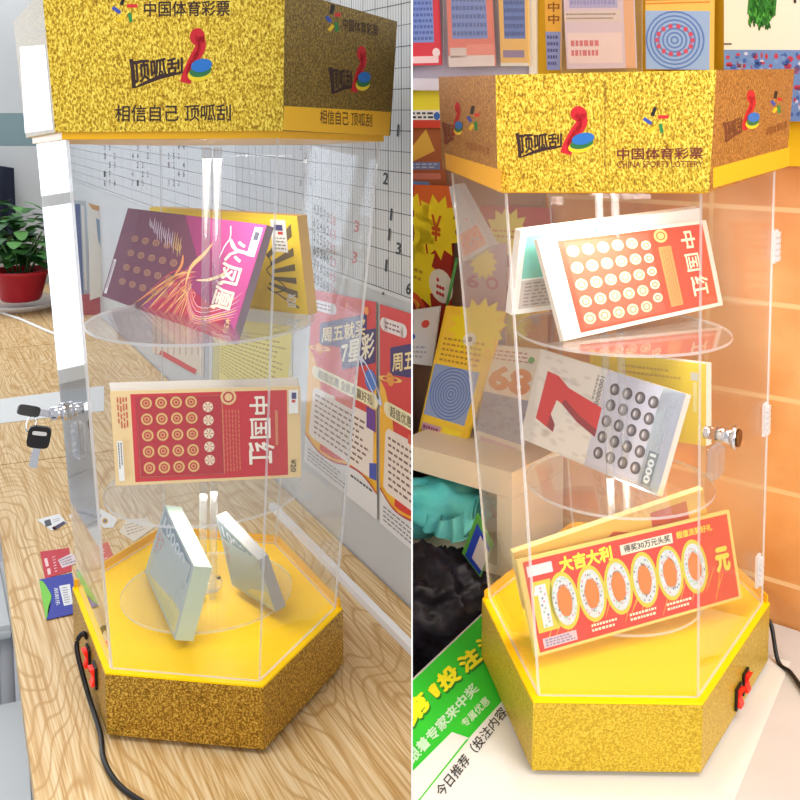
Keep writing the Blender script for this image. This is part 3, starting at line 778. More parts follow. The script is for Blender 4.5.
    if side == 'L':
        hinge(79, 440, 5, .036); lk, ln = on_face(67, 411, 5)
        up = Vector((0, 0, 1)); sd = ln.cross(up).normalized()
        bm = bmesh.new(); tube(bm, [lk+ln*.0008, lk+ln*.006], .0095, 20); tube(bm, [lk+ln*.0005, lk+ln*.016], .0068, 20); tube(bm, [lk-ln*.0045, lk-ln*.016], .006, 14)
        link('lock', bm, CHROME, r); INFO['lock'] = (lk, ln)
    else:
        for u, v in ((773, 246), (763, 419), (756, 570)): hinge(u, v, 1, .034)
        lk, ln = on_face(716, 434, 1)
        bm = bmesh.new(); tube(bm, [lk+ln*.0006, lk+ln*.016], .007, 20); tube(bm, [lk+ln*.016, lk+ln*.020], .011, 24)
        tube(bm, [lk-ln*.0045, lk-ln*.010], .006, 14); lock = link('lock', bm, CHROME, r)
        bm = bmesh.new(); tube(bm, [lk+ln*.0202, lk+ln*.0212], .008, 20); link('keyhole_disc', bm, mat((120, 80, 40), .3, 1), lock)
        p, n = on_face(709, 460, 1)
        bm = bmesh.new(); box_dir(bm, p+n*.006, up_(n)*.013, Vector((0, 0, .015)), n*.005); fixn(bm); bmesh.ops.bevel(bm, geom=bm.edges[:], offset=.003, segments=2, affect='EDGES')
        link('clear_handle', bm, ROD, r)
    # switches
    def base_face(u, v, i):
        j = (i+1) % 6; n = (bot[j]-bot[i]).cross(top[i]-bot[i]).normalized()
        if n.dot(cc-bot[i]) > 0: n = -n
        return at_p(u, v, bot[i], n), n, (bot[j]-bot[i]).normalized()
    if side == 'R':
        pos = ((737, 696), (744, 681)); i = 1
    else:
        pos = ((82, 659), (86, 667)); i = 5
    for u, v in pos:
        p, n, e = base_face(u, v, i)
        if side == 'L':
            # the switches sit on the left side face of the base
            j = 0; e = (bot[0]-bot[5]).normalized(); n = Vector((e.y, -e.x, 0)); n = n if n.dot(cc-bot[5]) < 0 else -n
            t = .55 if v < 663 else .74; p = bot[5]+(bot[0]-bot[5])*t+Vector((0, 0, .034))
        bm = bmesh.new(); box_dir(bm, p+n*.0015, e*.0085, Vector((0, 0, .0115)), n*.0012); fixn(bm); sw = link('switch', bm, BLK, r)
        bm = bmesh.new(); zz = Vector((0, 0, 1))
        prism(bm, [p+n*.0028-zz*.009-e*.0055, p+n*.0062-zz*.009-e*.0055, p+n*.0034-e*.0055, p+n*.0075+zz*.009-e*.0055, p+n*.0028+zz*.009-e*.0055], e*.011); fixn(bm)
        link('rocker', bm, mat((226, 36, 22), .3, 0, .5, .5), sw)
    INFO[side] = dict(root=r, sh=sh, rim=rim, top=top, cc=cc, hc=hc, hl=hl, bot=bot)
    # lamp inside the header
    ld = bpy.data.lights.new('header_lamp', 'AREA'); ld.shape = 'DISK'; ld.size = .10; ld.energy = .5 if side == 'L' else .9; ld.color = (1, .95, .85)
    lo_ = bpy.data.objects.new('header_lamp', ld); C.objects.link(lo_); lo_.parent = r; lo_.location = axis(hc.z-.022)-wloc(r)-Vector((0, .045, .0))
    l2 = bpy.data.lights.new('base_fill', 'AREA'); l2.shape = 'DISK'; l2.size = .05; l2.energy = .26 if side == 'L' else .6; l2.color = (1, .95, .85)  # unseen fill added under the middle shelf to brighten the base top
    o2 = bpy.data.objects.new('base_fill', l2); C.objects.link(o2); o2.parent = r; o2.location = sh[1][1]+Vector((0, 0, -.006))-wloc(r)
    return r
def up_(n): return n.cross(Vector((0, 0, 1))).normalized()
dL = display('L'); dR = display('R')

# cord of left display
room = 'L'
def cord(pts, r_, label, bend=.0035):
    bm = bmesh.new(); tube(bm, spline(pts, 8), bend, 8); return link('power_cord', bm, BLK, r_, smooth=True)
bt = INFO['L']['bot']; e = (bt[0]-bt[5]); n = Vector((e.y, -e.x, 0)).normalized(); n = n if n.dot(INFO['L']['cc']-bt[5]) < 0 else -n
s0 = bt[5]+e*.5+Vector((0, 0, .05))
cord([s0, s0+n*.005+Vector((0, 0, .006)), s0+n*.011+Vector((0, 0, -.008)), at_z(87, 690, T+.012), at_z(100, 732, T+.0035), at_z(104, 760, T+.0035), at_z(118, 784, T+.0035), at_z(144, 803, T+.0035), at_z(190, 825, T+.0035)], dL, '', .0026)
# keys
lk, ln = INFO['lock']; zz = Vector((0, 0, 1)); sd = ln.cross(zz).normalized()
kd = (at_y(38, 412, (lk+ln*.03).y)-(lk+ln*.016)).normalized()
kp = lk+ln*.0165
k1 = thing('keys', kp, 'pair of black-headed keys on a ring hanging from the lock of the left case', 'keys')
view = (O-kp).normalized(); kup = kd.cross(view).normalized()
if kup.z < 0: kup = -kup
kn = kd.cross(kup).normalized()
bm = bmesh.new(); box_dir(bm, kp+kd*.006, kd*.006, kup*.0035, kn*.0009); fixn(bm); ky = link('key', bm, CHROME, k1)
def head_poly(c, a_, b_, n_, w, h, holes=False):
    bm = bmesh.new(); pts = []
    for k in range(24):
        t = k*2*math.pi/24; f = (abs(math.cos(t))**5+abs(math.sin(t))**5)**(-1/5); pts.append(c+a_*w*f*math.cos(t)+b_*h*f*math.sin(t))
    prism(bm, [p-n_*.0022 for p in pts], n_*.0044); fixn(bm); return bm
kc = kp+kd*.022; link('key_head', head_poly(kc, kd, kup, kn, .011, .0055), BLK, ky)
yk = kc.y
rc = at_y(31, 424, yk)
bm = bmesh.new(); tube(bm, [rc+(kd*math.cos(t)*.55+kup*math.sin(t))*.0085 for t in [i*2*math.pi/20 for i in range(20)]], .0009, 6, closed=True); link('ring', bm, CHROME, k1)
h2 = at_y(39, 437, yk); tip = at_y(33, 469, yk); d2_ = (tip-h2).normalized(); s2 = d2_.cross(view).normalized(); n2 = d2_.cross(s2)
bm = bmesh.new(); box_dir(bm, h2+d2_*.022, d2_*.011, s2*.0036, n2*.0009)
for k in range(4): box_dir(bm, h2+d2_*(.018+.004*k)+s2*.0038, d2_*.001, s2*.0012, n2*.0008)
fixn(bm); ky = link('key', bm, CHROME, k1)
link('key_head', head_poly(h2, d2_, s2, n2, .0115, .0112), BLK, ky)
bm = head_poly(h2-d2_*.005-n2*(.0025 if n2.dot(view) < 0 else -.0025), d2_, s2, n2, .0016, .007); link('key_slot', bm, mat((200, 200, 200)), ky)

# ------------------------------------------------------------------ ticket packs
def best_plane(px, P0fn, az0, tl0):
    best = None
    for ia in range(-16, 17):
        for it in range(-6, 9):
            az = az0+math.radians(ia*2.5); tl = tl0+math.radians(it*2.)
            n = Vector((math.sin(az)*math.cos(tl), -math.cos(az)*math.cos(tl), math.sin(tl))); P = P0fn
            c = [at_p(u, v, P, n) for u, v in px]; e = [c[1]-c[0], c[2]-c[1], c[3]-c[2], c[0]-c[3]]
            if min(x.length for x in e) < .01 or max(x.length for x in e) > .5: continue
            sc = 0
            for k in range(4): sc += (e[k].normalized().dot(e[(k+1) % 4].normalized()))**2
            sc += 2*((e[0].length/e[2].length-1)**2+(e[1].length/e[3].length-1)**2)
            sc += .02*(ia/10)**2+.05*(it/6)**2
            if best is None or sc < best[0]: best = (sc, n, c)
    return best[1], best[2]
def pack(px, pivot, label, body, th=.012, az=0., tilt=.3, group='scratch ticket packs inside the display cases', artfn=None, fixed=False, sidecol=None):
    """px: TL TR BR BL corners; pivot: world point on front face"""
    if fixed:
        n = Vector((math.sin(az)*math.cos(tilt), -math.cos(az)*math.cos(tilt), math.sin(tilt))); c = [at_p(u, v, pivot, n) for u, v in px]
    else: n, c = best_plane(px, pivot, az, tilt)
    ctr = sum(c, Vector())/4; ctr.z = min(p.z for p in c)
    r = thing('ticket_pack', ctr, label, 'lottery tickets', group)
    bm = bmesh.new(); prism(bm, c, -n*th, 0, 1); fixn(bm); link('card_stack', bm, [mat(body, .4), sidecol or mat((222, 218, 210), .6)], r)
    a = quad_art(c, n if n.dot(O-ctr) > 0 else -n)
    if artfn: artfn(a)
    if a.bm.verts: a.done('front_print', r)
    else: a.bm.free()
    return r, c, n
def rest(px, z, label, body, th, artfn=None, sidecol=None, kk=.85):
    """a pack standing with its long edge on the shelf at height z, leaning back"""
    tl, tr, br, bl = px; B0 = at_z(bl[0], bl[1], z); B1 = at_z(br[0], br[1], z); B1 = at_y(br[0], br[1], B0.y*(1-kk)+B1.y*kk); e = flat(B1-B0); h = Vector((e.y, -e.x, 0))
    if h.dot(O-B0) < 0: h = -h
    best = None
    for it in range(0, 46):
        t = math.radians(it); n = (h*math.cos(t)+Vector((0, 0, math.sin(t)))).normalized()
        c = [at_p(u, v, B0, n) for u, v in px]; E_ = [c[1]-c[0], c[2]-c[1], c[3]-c[2], c[0]-c[3]]
        sc = sum((E_[k].normalized().dot(E_[(k+1) % 4].normalized()))**2 for k in range(4))+2*((E_[0].length/E_[2].length-1)**2+(E_[1].length/E_[3].length-1)**2)+.0001*(it-20)**2/20
        if best is None or sc < best[0]: best = (sc, t, n)
    az = math.atan2(h.x, -h.y); print('REST', label[:30], 'az', round(math.degrees(az)), 'tilt', round(math.degrees(best[1])), 'w', round((B1-B0).length, 3), 'sc', round(best[0], 3))
    r, c, n = pack(px, B0, label, body, th, az, best[1], artfn=artfn, fixed=True, sidecol=sidecol)
    return r, c, n, az
def behind(ref, px, gap, tilt, label, body, th, artfn=None, sidecol=None):
    r, c, n, az = ref; h = Vector((n.x, n.y, 0)).normalized(); P = (c[0]+c[1])/2-h*gap
    return pack(px, P, label, body, th, az, tilt, artfn=artfn, fixed=True, sidecol=sidecol)
def RT(x0, y0, x1, y1): return [(x1, y1), (x1, y0), (x0, y0), (x0, y1)]   # writing turned a quarter clockwise
GT = (222, 180, 110)
def art_phoenix(a):
    a.rect(0, 0, 1, 1, (110, 54, 80)); a.up()
    a.poly([(.45, 1), (1, 1), (1, 0), (.32, 0), (.5, .35), (.62, .62)], (150, 50, 108)); a.up()
    a.poly([(.62, 1), (1, 1), (1, .1), (.84, .3), (.72, .66)], (188, 74, 142)); a.poly([(.36, 0), (.95, 0), (.9, .2), (.7, .3), (.5, .26)], (176, 36, 74)); a.up()
    for r_ in range(4):
        for c_ in range(5):
            x, y = .13+c_*.085+.0*r_, .68-r_*.155
            a.ring(x, y, .026, .034, .3, (186, 136, 104), 14); a.ring(x, y, .011, .016, .5, (186, 136, 104), 10)
    for k in range(16):    # silver foil scribble
        x = .2+k*.018; a.stroke([(x, .93-.01*k+random.uniform(-.02, .03)), (x+.012, .86-.012*k), (x+.03, .8-.013*k+random.uniform(-.04, .04))], .012, (214, 200, 222) if k < 12 else (216, 186, 120), True)
    G = [(236, 170, 90), (250, 210, 140), (226, 90, 70), (244, 150, 130), (210, 60, 90)]
    for k in range(34):    # bird plumes
        x0 = .60+.05*math.sin(k); y0 = .5-.006*k; x1 = .26+.012*k; y1 = .02+.02*(k % 5)
        a.stroke([(x0, y0), ((x0+x1)/2+.03, (y0+y1)/2+.1+.03*math.sin(k*2)), (x1, y1)], .012, G[k % 5], True)
    for k in range(8): a.stroke([(.60, .45-.02*k), (.72, .2-.02*k), (.90, .3-.02*k), (.98, .42-.03*k)], .012, G[(k+1) % 5] if k % 2 else (240, 170, 190), True)
    a.up(); a.stroke([(.60, .34), (.60, .52), (.66, .66), (.70, .78)], .05, (244, 196, 130), True); a.stroke([(.5, .4), (.53, .52), (.52, .62)], .04, (230, 150, 90), True)
    a.stroke([(.66, .42), (.74, .45), (.82, .52), (.86, .62)], .03, (250, 224, 180), True)
    a.up(); a.text('火凤凰', RT(.80, .22, .94, .84), (250, 232, 214), .02); a.stroke([(.78, .95), (.80, .85), (.78, .76), (.77, .66)], .014, (250, 240, 246))
    a.rect(.935, .72, .985, .97, (240, 240, 240)); a.rect(.012, .04, .035, .42, (226, 220, 226)); a.up(); a.lines(RC(.015, .1, .032, .4), 14, (110, 80, 100), .5, 1)
    a.rect(.945, .86, .975, .93, (90, 90, 110)); a.text('¥20', RT(.93, .06, .96, .18), (240, 200, 150), .01)
room = 'L'; sh = INFO['L']['sh']
pA = [(128, 208), (267, 225), (231, 343), (102, 296)]
RA = rest(pA, sh[0][0]+.0008, 'purple phoenix ticket pack tilted on the top shelf of the left case', (122, 52, 90), .010, kk=.65, artfn=art_phoenix, sidecol=mat((150, 130, 146), .4))
def art_yellow(a):
    a.rect(0, 0, 1, 1, (240, 206, 50)); a.up(); a.rect(.02, .03, .965, .96, (246, 214, 44)); a.up()
    cx, cy = .70, .35
    for k in range(7):
        t0 = -.9+k*.27; a.poly([(cx, cy), (1.0-.04, cy+.5*math.tan(t0)) if abs(math.tan(t0)*.5+cy-.5) < .46 else (.96, .05 if t0 < 0 else .95), (.96, min(.95, max(.05, cy+.5*math.tan(t0+.13))))], (112, 96, 60))
    a.up(); a.ell(.66, .42, .17, .3, (246, 214, 44)); a.up()
    for pts in ([(.52, .6), (.56, .52), (.6, .55), (.63, .5)], [(.8, .6), (.83, .5), (.8, .42), (.84, .34)], [(.86, .33), (.9, .25), (.84, .2), (.8, .24)], [(.42, .3), (.48, .2), (.53, .26), (.55, .22)], [(.6, .3), (.62, .28)], [(.72, .66), (.78, .62), (.8, .66)]):
        a.stroke(pts, .012, (60, 46, 30))
    a.rect(.84, .62, .93, .95, (240, 240, 236)); a.up(); a.rect(.86, .84, .91, .9, (60, 60, 120)); a.rect(.88, .80, .91, .83, (200, 50, 50)); a.lines(RC(.85, .64, .92, .78), 4, (120, 120, 120), .4, 3)
    a.text('¥20', RT(.90, .06, .95, .2), (240, 240, 230), .03)
pB = [(143, 207), (297, 216), (308, 316), (118, 302)]
hA = Vector((RA[2].x, RA[2].y, 0)).normalized()
PBAZ = RA[3]
pB = [(150, 207), (297, 216), (308, 315), (140, 296)]
pack(pB, at_z(308, 315, sh[0][0]+.0008), 'yellow ticket pack standing behind the purple phoenix pack', (240, 206, 50), .014, PBAZ, -.02, artfn=art_yellow, fixed=True, sidecol=mat((226, 184, 112), .6))
def art_china(a):
    a.rect(0, 0, 1, 1, (236, 206, 150)); a.up(); a.rect(.105, .03, .93, .96, (204, 34, 48)); a.up()
    a.rect(.13, .07, .585, .93, (180, 24, 42)); a.ring(.36, .5, .32, .6, .012, (222, 170, 110), 4, math.pi/4, math.pi/4+6.2832); a.up()
    for r_ in range(5):
        for c_ in range(4):
            x, y = .185+c_*.079, .86-r_*.172
            a.ell(x, y, .031, .031*a.asp**-1, GT, 16)
    a.up()
    for r_ in range(5):
        for c_ in range(4):
            x, y = .185+c_*.079, .86-r_*.172
            a.ell(x, y, .021, .021/a.asp, (190, 56, 52), 14)
    a.up()
    for r_ in range(5):
        for c_ in range(4):
            x, y = .185+c_*.079, .86-r_*.172
            a.ring(x, y, .013, .013/a.asp, .35, GT, 10)
    for r_ in range(5):
        a.ell(.51, .80-r_*.143, .028, .028/a.asp, (240, 220, 190), 10)
    a.ell(.62, .90, .042, .042/a.asp, (232, 196, 140), 14)
    a.up()
    for r_ in range(5):
        for k in range(6):
            t = k*math.pi/3; a.poly([(.51, .80-r_*.143), (.51+.024*math.cos(t-.12), .80-r_*.143+.024/a.asp*math.sin(t-.12)), (.51+.024*math.cos(t+.12), .80-r_*.143+.024/a.asp*math.sin(t+.12))], (170, 40, 50))
    a.ring(.62, .90, .03, .03/a.asp, .3, (190, 50, 50), 12)
    a.lines([(.68, .76), (.68, .1), (.58, .1), (.58, .76)], 6, (214, 120, 80), .35, 12, .05)
    a.text('中', RT(.73, .70, .83, .90), (250, 240, 226), .02); a.text('国', RT(.73, .44, .84, .66), (250, 240, 226), .01); a.text('红', RT(.72, .16, .86, .40), (250, 240, 226), .015)
    a.rect(.865, .36, .88, .74, (214, 130, 90)); a.rect(.02, .05, .05, .47, (240, 240, 238)); a.rect(.94, .70, .99, .96, (242, 242, 240)); a.up()
    a.lines([(.048, .45), (.048, .16), (.022, .16), (.022, .45)], 2, (90, 80, 80), .5, 10); a.text('¥20', RT(.945, .06, .975, .2), (60, 50, 50), .01)
    a.text('刮刮有奖', RT(.055, .10, .085, .50), (236, 206, 150), .01); a.lines([(.09, .93), (.09, .6), (.03, .6), (.03, .93)], 4, (200, 90, 60), .5, 4)
    a.rect(.955, .86, .98, .93, (60, 60, 120)); a.rect(.955, .82, .975, .85, (200, 50, 50))
pC = [(110, 391), (300, 386), (301, 477), (116, 486)]
pivC = Vector((0, sh[1][1].y-.058, sh[1][0]+.05))
pack(pC, pivC, 'red ticket pack with round gold seals on the middle shelf of the left case', (236, 206, 150), .006, .05, .22, artfn=art_china, fixed=True)
pack([(109, 383), (297, 378), (300, 392), (112, 396)], pivC+Vector((0, .018, .0)), 'white backing pack right behind the red one on the middle shelf, left case', (236, 232, 226), .01, .05, .22, fixed=True)
# bottom shelf, packs seen from their edges
def edge_pack(pts_front, depth_pts, label, cols, artfn=None, dirn=1):
    """pts_front: 4 world points (the broad side), thick: vector"""
    c, th = pts_front; ctr = sum(c, Vector())/4; ctr.z = min(p.z for p in c)
    r = thing('ticket_pack', ctr, label, 'lottery tickets', 'scratch ticket packs inside the display cases')
    bm = bmesh.new(); prism(bm, c, th, 0, 1); fixn(bm); link('card_stack', bm, [mat(cols[0], .35), mat(cols[1], .45)], r)
    n = (c[1]-c[0]).cross(c[3]-c[0]).normalized(); n = n if n.dot(O-ctr) > 0 else -n
    a = quad_art(c, n)
    if artfn: artfn(a); a.done('front_print', r)
    return r
zb_ = sh[2][0]+.0006
def slanted(tlpx, trpx, brpx, blpx, thpx, label, cols, art):
    # broad face: near bottom corner on shelf, the rest by rigid rectangle: choose depths
    br = at_z(brpx[0], brpx[1], zb_); bl = at_z(blpx[0], blpx[1], zb_)
    h = bl-br
    # vertical direction leaning: top points share depth + lean
    tr = at_y(trpx[0], trpx[1], br.y+thpx[2]); tl = at_y(tlpx[0], tlpx[1], bl.y+thpx[2])
    th = at_y(thpx[0], thpx[1], br.y+thpx[3])-tr if False else None
    n = (bl-br).cross(tr-br).normalized()
    if n.dot(O-br) < 0: n = -n
    return edge_pack(([tl, tr, br, bl], -n*thpx[4]), None, label, cols, art)
def art_grey(a):
    a.rect(0, 0, 1, 1, (170, 182, 184)); a.up(); a.rect(.04, .72, .96, .96, (120, 138, 150)); a.rect(.04, .35, .75, .7, (186, 176, 170)); a.rect(.04, .04, .96, .33, (200, 196, 140)); a.up()
    for q in range(9): a.lines(RC(.05, .36+.035*q, .95, .395+.035*q), 1, (150, 160, 164), .5, 18)
    for r_ in range(5):
        for c_ in range(7): a.ell(.10+c_*.1, .40+.06*r_, .03, .02, (206, 92, 84) if (r_+c_) % 2 else (176, 150, 140), 8)
    for r_ in range(7): a.lines(RC(.06, .02+.045*r_, .9, .06+.045*r_), 1, (176, 176, 130), .5, 16)
    a.text('10000', RC(.1, .76, .8, .92), (196, 206, 214), .02)
slanted((165, 505), (194, 566), (175, 640), (145, 572), (213, 560, .012, 0, .019), 'grey ticket pack seen on edge on the lowest shelf, left of the rods', ((176, 188, 190), (196, 214, 196)), art_grey)
slanted((216, 516), (258, 560), (276, 612), (232, 585), (222, 512, .008, 0, .013), 'dark grey ticket pack seen on edge on the lowest shelf, right of the rods', ((150, 142, 120), (170, 168, 166)), art_grey)

# ------------------------------------------------------------------ RIGHT PLACE
room = 'R'
TOFF = -(at_p(732, 480, WR0, nR).z % .11)
TILE = tiles('orange_wall_tiles', (200, 130, 68), (222, 164, 106), (224, 180, 128), 0, .26, .11, off=(.05, TOFF, 0))
wxR = isect(WR0, aR, Vector((.0008, 0, 0)), Vector((0, 1, 0))); farR = WR0-aR*1.2
bm = bmesh.new(); prism(bm, [zed(wxR+aR*.05, 0), zed(farR, 0), zed(farR, 2.6), zed(wxR+aR*.05, 2.6)], -nR*.06); fixn(bm); wall_uv(bm, aR)
structure(link('wall_back', bm, TILE, loc=(0, 0, 0)))
fl = bmesh.new(); poly_bm(fl, [(.0008, -.5, 0), (4, -.5, 0), (4, 5, 0), (.0008, 5, 0)])
structure(link('floor', fl, mat((60, 52, 50), .6), loc=(0, 0, 0)))
# table
TA, TB = at_z(413, 678, T), at_z(482, 613, T); te = flat(TB-TA)
WRt = WR0+nR*.004
k1_ = TA-te*.6; k2 = isect(TA, te, WRt, aR); k3 = WRt-aR*.75; k4 = zed(k3, T)-te*.9
tq = [zed(k1_, T), zed(k2, T), zed(k3, T), zed(k4, T)]
tb = thing('table', zed(sum(tq, Vector())/4, 0), 'white table carrying the gold display, green printed sheet stuck on its left side', 'table')
bm = bmesh.new(); prism(bm, tq, Vector((0, 0, -.03))); fixn(bm); link('tabletop', bm, noisy('white_top', (196, 193, 191), (208, 205, 203), 5, .35), tb)
tc_ = sum(tq, Vector())/4
for p in (tq[1], tq[2], tq[3]):
    q = p+(tc_-p).normalized()*.12; bm = bmesh.new(); tube(bm, [zed(q, .001), zed(q, T-.0302)], .02, 14); link('leg', bm, mat((200, 200, 200), .4), tb)
bm = bmesh.new(); g0, g1 = WRt+nR*.001, WRt+nR*.005
prism(bm, [zed(k2-aR*.45, T+.0003), zed(k3, T+.0003), zed(k3, T+.0003)+nR*.006, zed(k2-aR*.45, T+.0003)+nR*.006], Vector((0, 0, .004))); fixn(bm)
link('green_edging', bm, mat((60, 170, 60), .5), tb)
# green printed sheet
gm = [(388, 702), (484, 612), (560, 640), (520, 689), (504, 703), (469, 738), (390, 816)]
def rng(px): return [at_z(u, v, T+.0006) for u, v in px]
GP = [(TA-te*.25), isect(TA, te, at_z(520, 600, T), Vector((1, 0, 0)))]
r = thing('printed_sheet', zed(TA, T), 'green and white printed sheet with yellow writing under the left corner of the display', 'sheet')
bm = bmesh.new()
inn = Vector((te.y, -te.x, 0)); inn = inn if inn.x > 0 else -inn
prism(bm, [zed(TA-te*.3+inn*.003, T+.0003), zed(TA+te*.24+inn*.003, T+.0003), zed(TA+te*.24+inn*.34, T+.0003), zed(TA-te*.3+inn*.34, T+.0003)], Vector((0, 0, .0004))); fixn(bm)
link('paper', bm, mat((226, 226, 224), .4), r)
a = px_art(Vector((0, 0, T+.0007)), Vector((0, 0, 1))); G = (40, 190, 40)
def tpx(s_, t_):
    p = zed(TA+te*s_+inn*t_, T+.0007)-O; c, s = math.cos(PITCH), math.sin(PITCH); f_ = p.y*c-p.z*s
    return (CX+F*p.x/f_, CY-F*(p.y*s+p.z*c)/f_)
a.poly([tpx(-.3, .0032), tpx(.235, .0032), (548, 650), (469, 738), (452, 732), (400, 784)], G)
a.up(); a.poly([(412, 808), (466, 740), (470, 738), (421, 799), (416, 812)], (70, 196, 50)); a.up()
SH = (24, 120, 30); Y = (240, 230, 20)
for t, qd in (('第', [(399, 712), (421, 690), (433, 706), (411, 730)]), ('1', [(427, 690), (434, 682), (441, 694), (437, 699)]), ('投', [(434, 678), (452, 662), (463, 678), (444, 694)]), ('注', [(455, 660), (473, 645), (484, 660), (466, 675)]), ('法', [(474, 642), (489, 630), (498, 645), (485, 656)])):
    a.text(t, [(x+1.6, y+2) for x, y in qd], SH, .05)
a.up()
for t, qd in (('第', [(399, 712), (421, 690), (433, 706), (411, 730)]), ('1', [(427, 690), (434, 682), (441, 694), (437, 699)]), ('投', [(434, 678), (452, 662), (463, 678), (444, 694)]), ('注', [(455, 660), (473, 645), (484, 660), (466, 675)]), ('法', [(474, 642), (489, 630), (498, 645), (485, 656)])):
    a.text(t, qd, Y, .05)
a.text('跟着专家来中奖', [(404, 756), (472, 682), (480, 690), (413, 766)], (190, 222, 190), .03)
a.text('专属优惠', [(460, 722), (485, 696), (491, 703), (466, 729)], (196, 226, 190), .02)
a.text('今日推荐（投注内容', [(434, 790), (500, 706), (508, 714), (443, 799)], (50, 50, 50), .01)
a.done('sheet_print', r)

# cord of right display
INR = INFO['R']; p, q_ = at_z(772, 655, T+.02), None
bR = INR['bot']; s0 = bR[2]+(bR[3]-bR[2])*.12+Vector((0, 0, .03))
cord([s0, s0+Vector((.012, -.004, .004)), at_z(778, 661, T+.004), at_z(790, 672, T+.004), at_z(803, 690, T+.004), at_z(820, 715, T+.004)], dR, '', .0024)

# upper display rack: pale board and yellow board on the wall
def on_wall(off): return WR0+nR*off
def slab(name, quad, off, th, m, label, cat, kind=None):
    P = on_wall(off); pts = [at_p(u, v, P, nR) for u, v in quad]
    bm = bmesh.new(); prism(bm, pts, -nR*th); fixn(bm); o = link(name, bm, m)
    if kind: o['kind'] = kind
    else: tag(o, label, cat)
    return o
VR = (-828., 110.)
def vr(vref, u, uref=700.): return VR[1]+(vref-VR[1])*(u-VR[0])/(uref-VR[0])
slab('backing_board', [(534, vr(-90, 534)), (812, vr(-90, 812)), (812, vr(163, 812)), (534, vr(163, 534))], .006, .0055, mat((232, 186, 24), .5), 'yellow backing board behind the upper row of tickets', 'board')
slab('backing_board', [(402, vr(-90, 402)), (533, vr(-90, 533)), (533, vr(74, 533)), (402, vr(74, 402))], .006, .0055, mat((196, 190, 204), .4), 'pale lavender backing board at the upper left of the right room', 'board')
slab('picture_rail', [(402, 78), (536, 80), (536, 92), (402, 90)], .03, .029, mat((214, 208, 220), .4), 'pale ledge carrying the upper left ticket booklets', 'ledge')
slab('divider_strip', [(529, -40), (536, -40), (536, 76), (529, 76)], .012, .005, mat((238, 232, 214), .5), 'white vertical strip between lavender and yellow boards', 'strip')
# ticket booklets on the wall
def booklet(quad, off, label, body, artfn, group, th=.003, P=None, n=None, name='ticket_booklet'):
    P = on_wall(off) if P is None else P; n = nR if n is None else n
    c = [at_p(u, v, P, n) for u, v in quad]; ctr = sum(c, Vector())/4; ctr.z = min(p.z for p in c)
    r = thing(name, ctr, label, 'lottery tickets', group)
    bm = bmesh.new(); prism(bm, c, -n*th); fixn(bm); link('card', bm, mat(body, .45), r)
    a = quad_art(c, n); 
    if a.n.dot(O-ctr) < 0: a.n = -a.n
    artfn(a); a.done('front_print', r); return r
def sleeve(quad, off, label, P=None, n=None):
    P = on_wall(off) if P is None else P; n = nR if n is None else n
    c = [at_p(u, v, P, n) for u, v in quad]; bm = bmesh.new(); prism(bm, c, -n*.0008, 0, 1); fixn(bm)
    tag(link('plastic_sleeve', bm, [GLS, EDGE]), label, 'plastic sleeve', 'clear sleeves over the wall tickets')
BLU = (128, 150, 206)
def numgrid(a, x0, y0, x1, y1, m=BLU, rows=9, cols=5, ink=(92, 110, 170)):
    a.rect(x0, y0, x1, y1, m); a.up(); a.lines(RC(x0+.02, y0+.01, x1-.02, y1-.01), rows, ink, .5, cols*1.6, .05); a.lay -= 1
def A1_(a): a.rect(0, 0, 1, 1, (214, 66, 78)); a.up(); numgrid(a, 0, .2, .86, .68); a.rect(0, .80, .9, .97, BLU); a.rect(0, .70, .9, .78, (236, 110, 110)); a.rect(.0, .02, .95, .08, (240, 210, 210)); a.circ(.1, .1, .04, (240, 150, 150)); a.circ(.9, .11, .04, (240, 220, 220))
def A2_(a): a.rect(0, 0, 1, 1, (236, 130, 110)); a.up(); numgrid(a, .1, .25, .88, .95); a.rect(0, .0, 1, .1, (240, 222, 212)); a.rect(.04, .08, .4, .17, (230, 210, 200)); a.rect(.4, .1, 1, .2, (244, 150, 130)); a.circ(.02, .86, .05, (226, 90, 60))
def A3_(a): a.rect(0, 0, 1, 1, (240, 190, 100)); a.up(); numgrid(a, .16, .26, .9, .94, (96, 124, 190), ink=(60, 84, 150)); a.rect(.1, .08, .85, .15, (150, 130, 160)); a.rect(0, 0, 1, .03, (240, 232, 214))
def A4_(a):
    a.rect(0, 0, 1, 1, (214, 160, 60)); a.up(); a.rect(0, 0, 1, .35, (130, 140, 190)); 
    for k in range(5): a.text('中', RC(.2, .42+.11*k, .9, .51+.11*k), (130, 80, 30), .02)
    a.up(); a.lines(RC(.1, .03, .9, .33), 5, (80, 80, 130), .5, 4)
def A5_(a): a.rect(0, 0, 1, 1, (222, 200, 214)); a.up(); numgrid(a, .08, .44, .78, 1, (176, 172, 214), 9, 7, (150, 146, 200)); a.rect(.86, 0, 1, 1, (236, 176, 130)); a.rect(0, .34, .82, .42, (226, 206, 200)); a.rect(.03, .04, .82, .26, (240, 214, 214)); a.up(); a.lines(RC(.08, .08, .5, .22), 2, (214, 110, 120), .6, 6); a.lines(RC(.03, .35, .8, .41), 2, (150, 130, 120), .4, 20); a.circ(.88, .93, .05, (130, 120, 190))
def rings_(a, x0, y0, x1, y1, cx, cy, c1=(150, 178, 222), c2=(92, 126, 196), n=7, dots=None):
    a.rect(x0, y0, x1, y1, c1); a.up()
    rx = min(cx-x0, x1-cx); ry = min(cy-y0, y1-cy)
    for k in range(n): a.ring(cx, cy, rx*(k+1)/n, ry*(k+1)/n, .42/(k+1), c2, 24)
    a.up()
    if dots:
        for k in range(14): t = k*.45; a.circ(cx+rx*.6*math.cos(t), cy+ry*.6*math.sin(t)*.8, .022, dots)
    a.lay -= 2
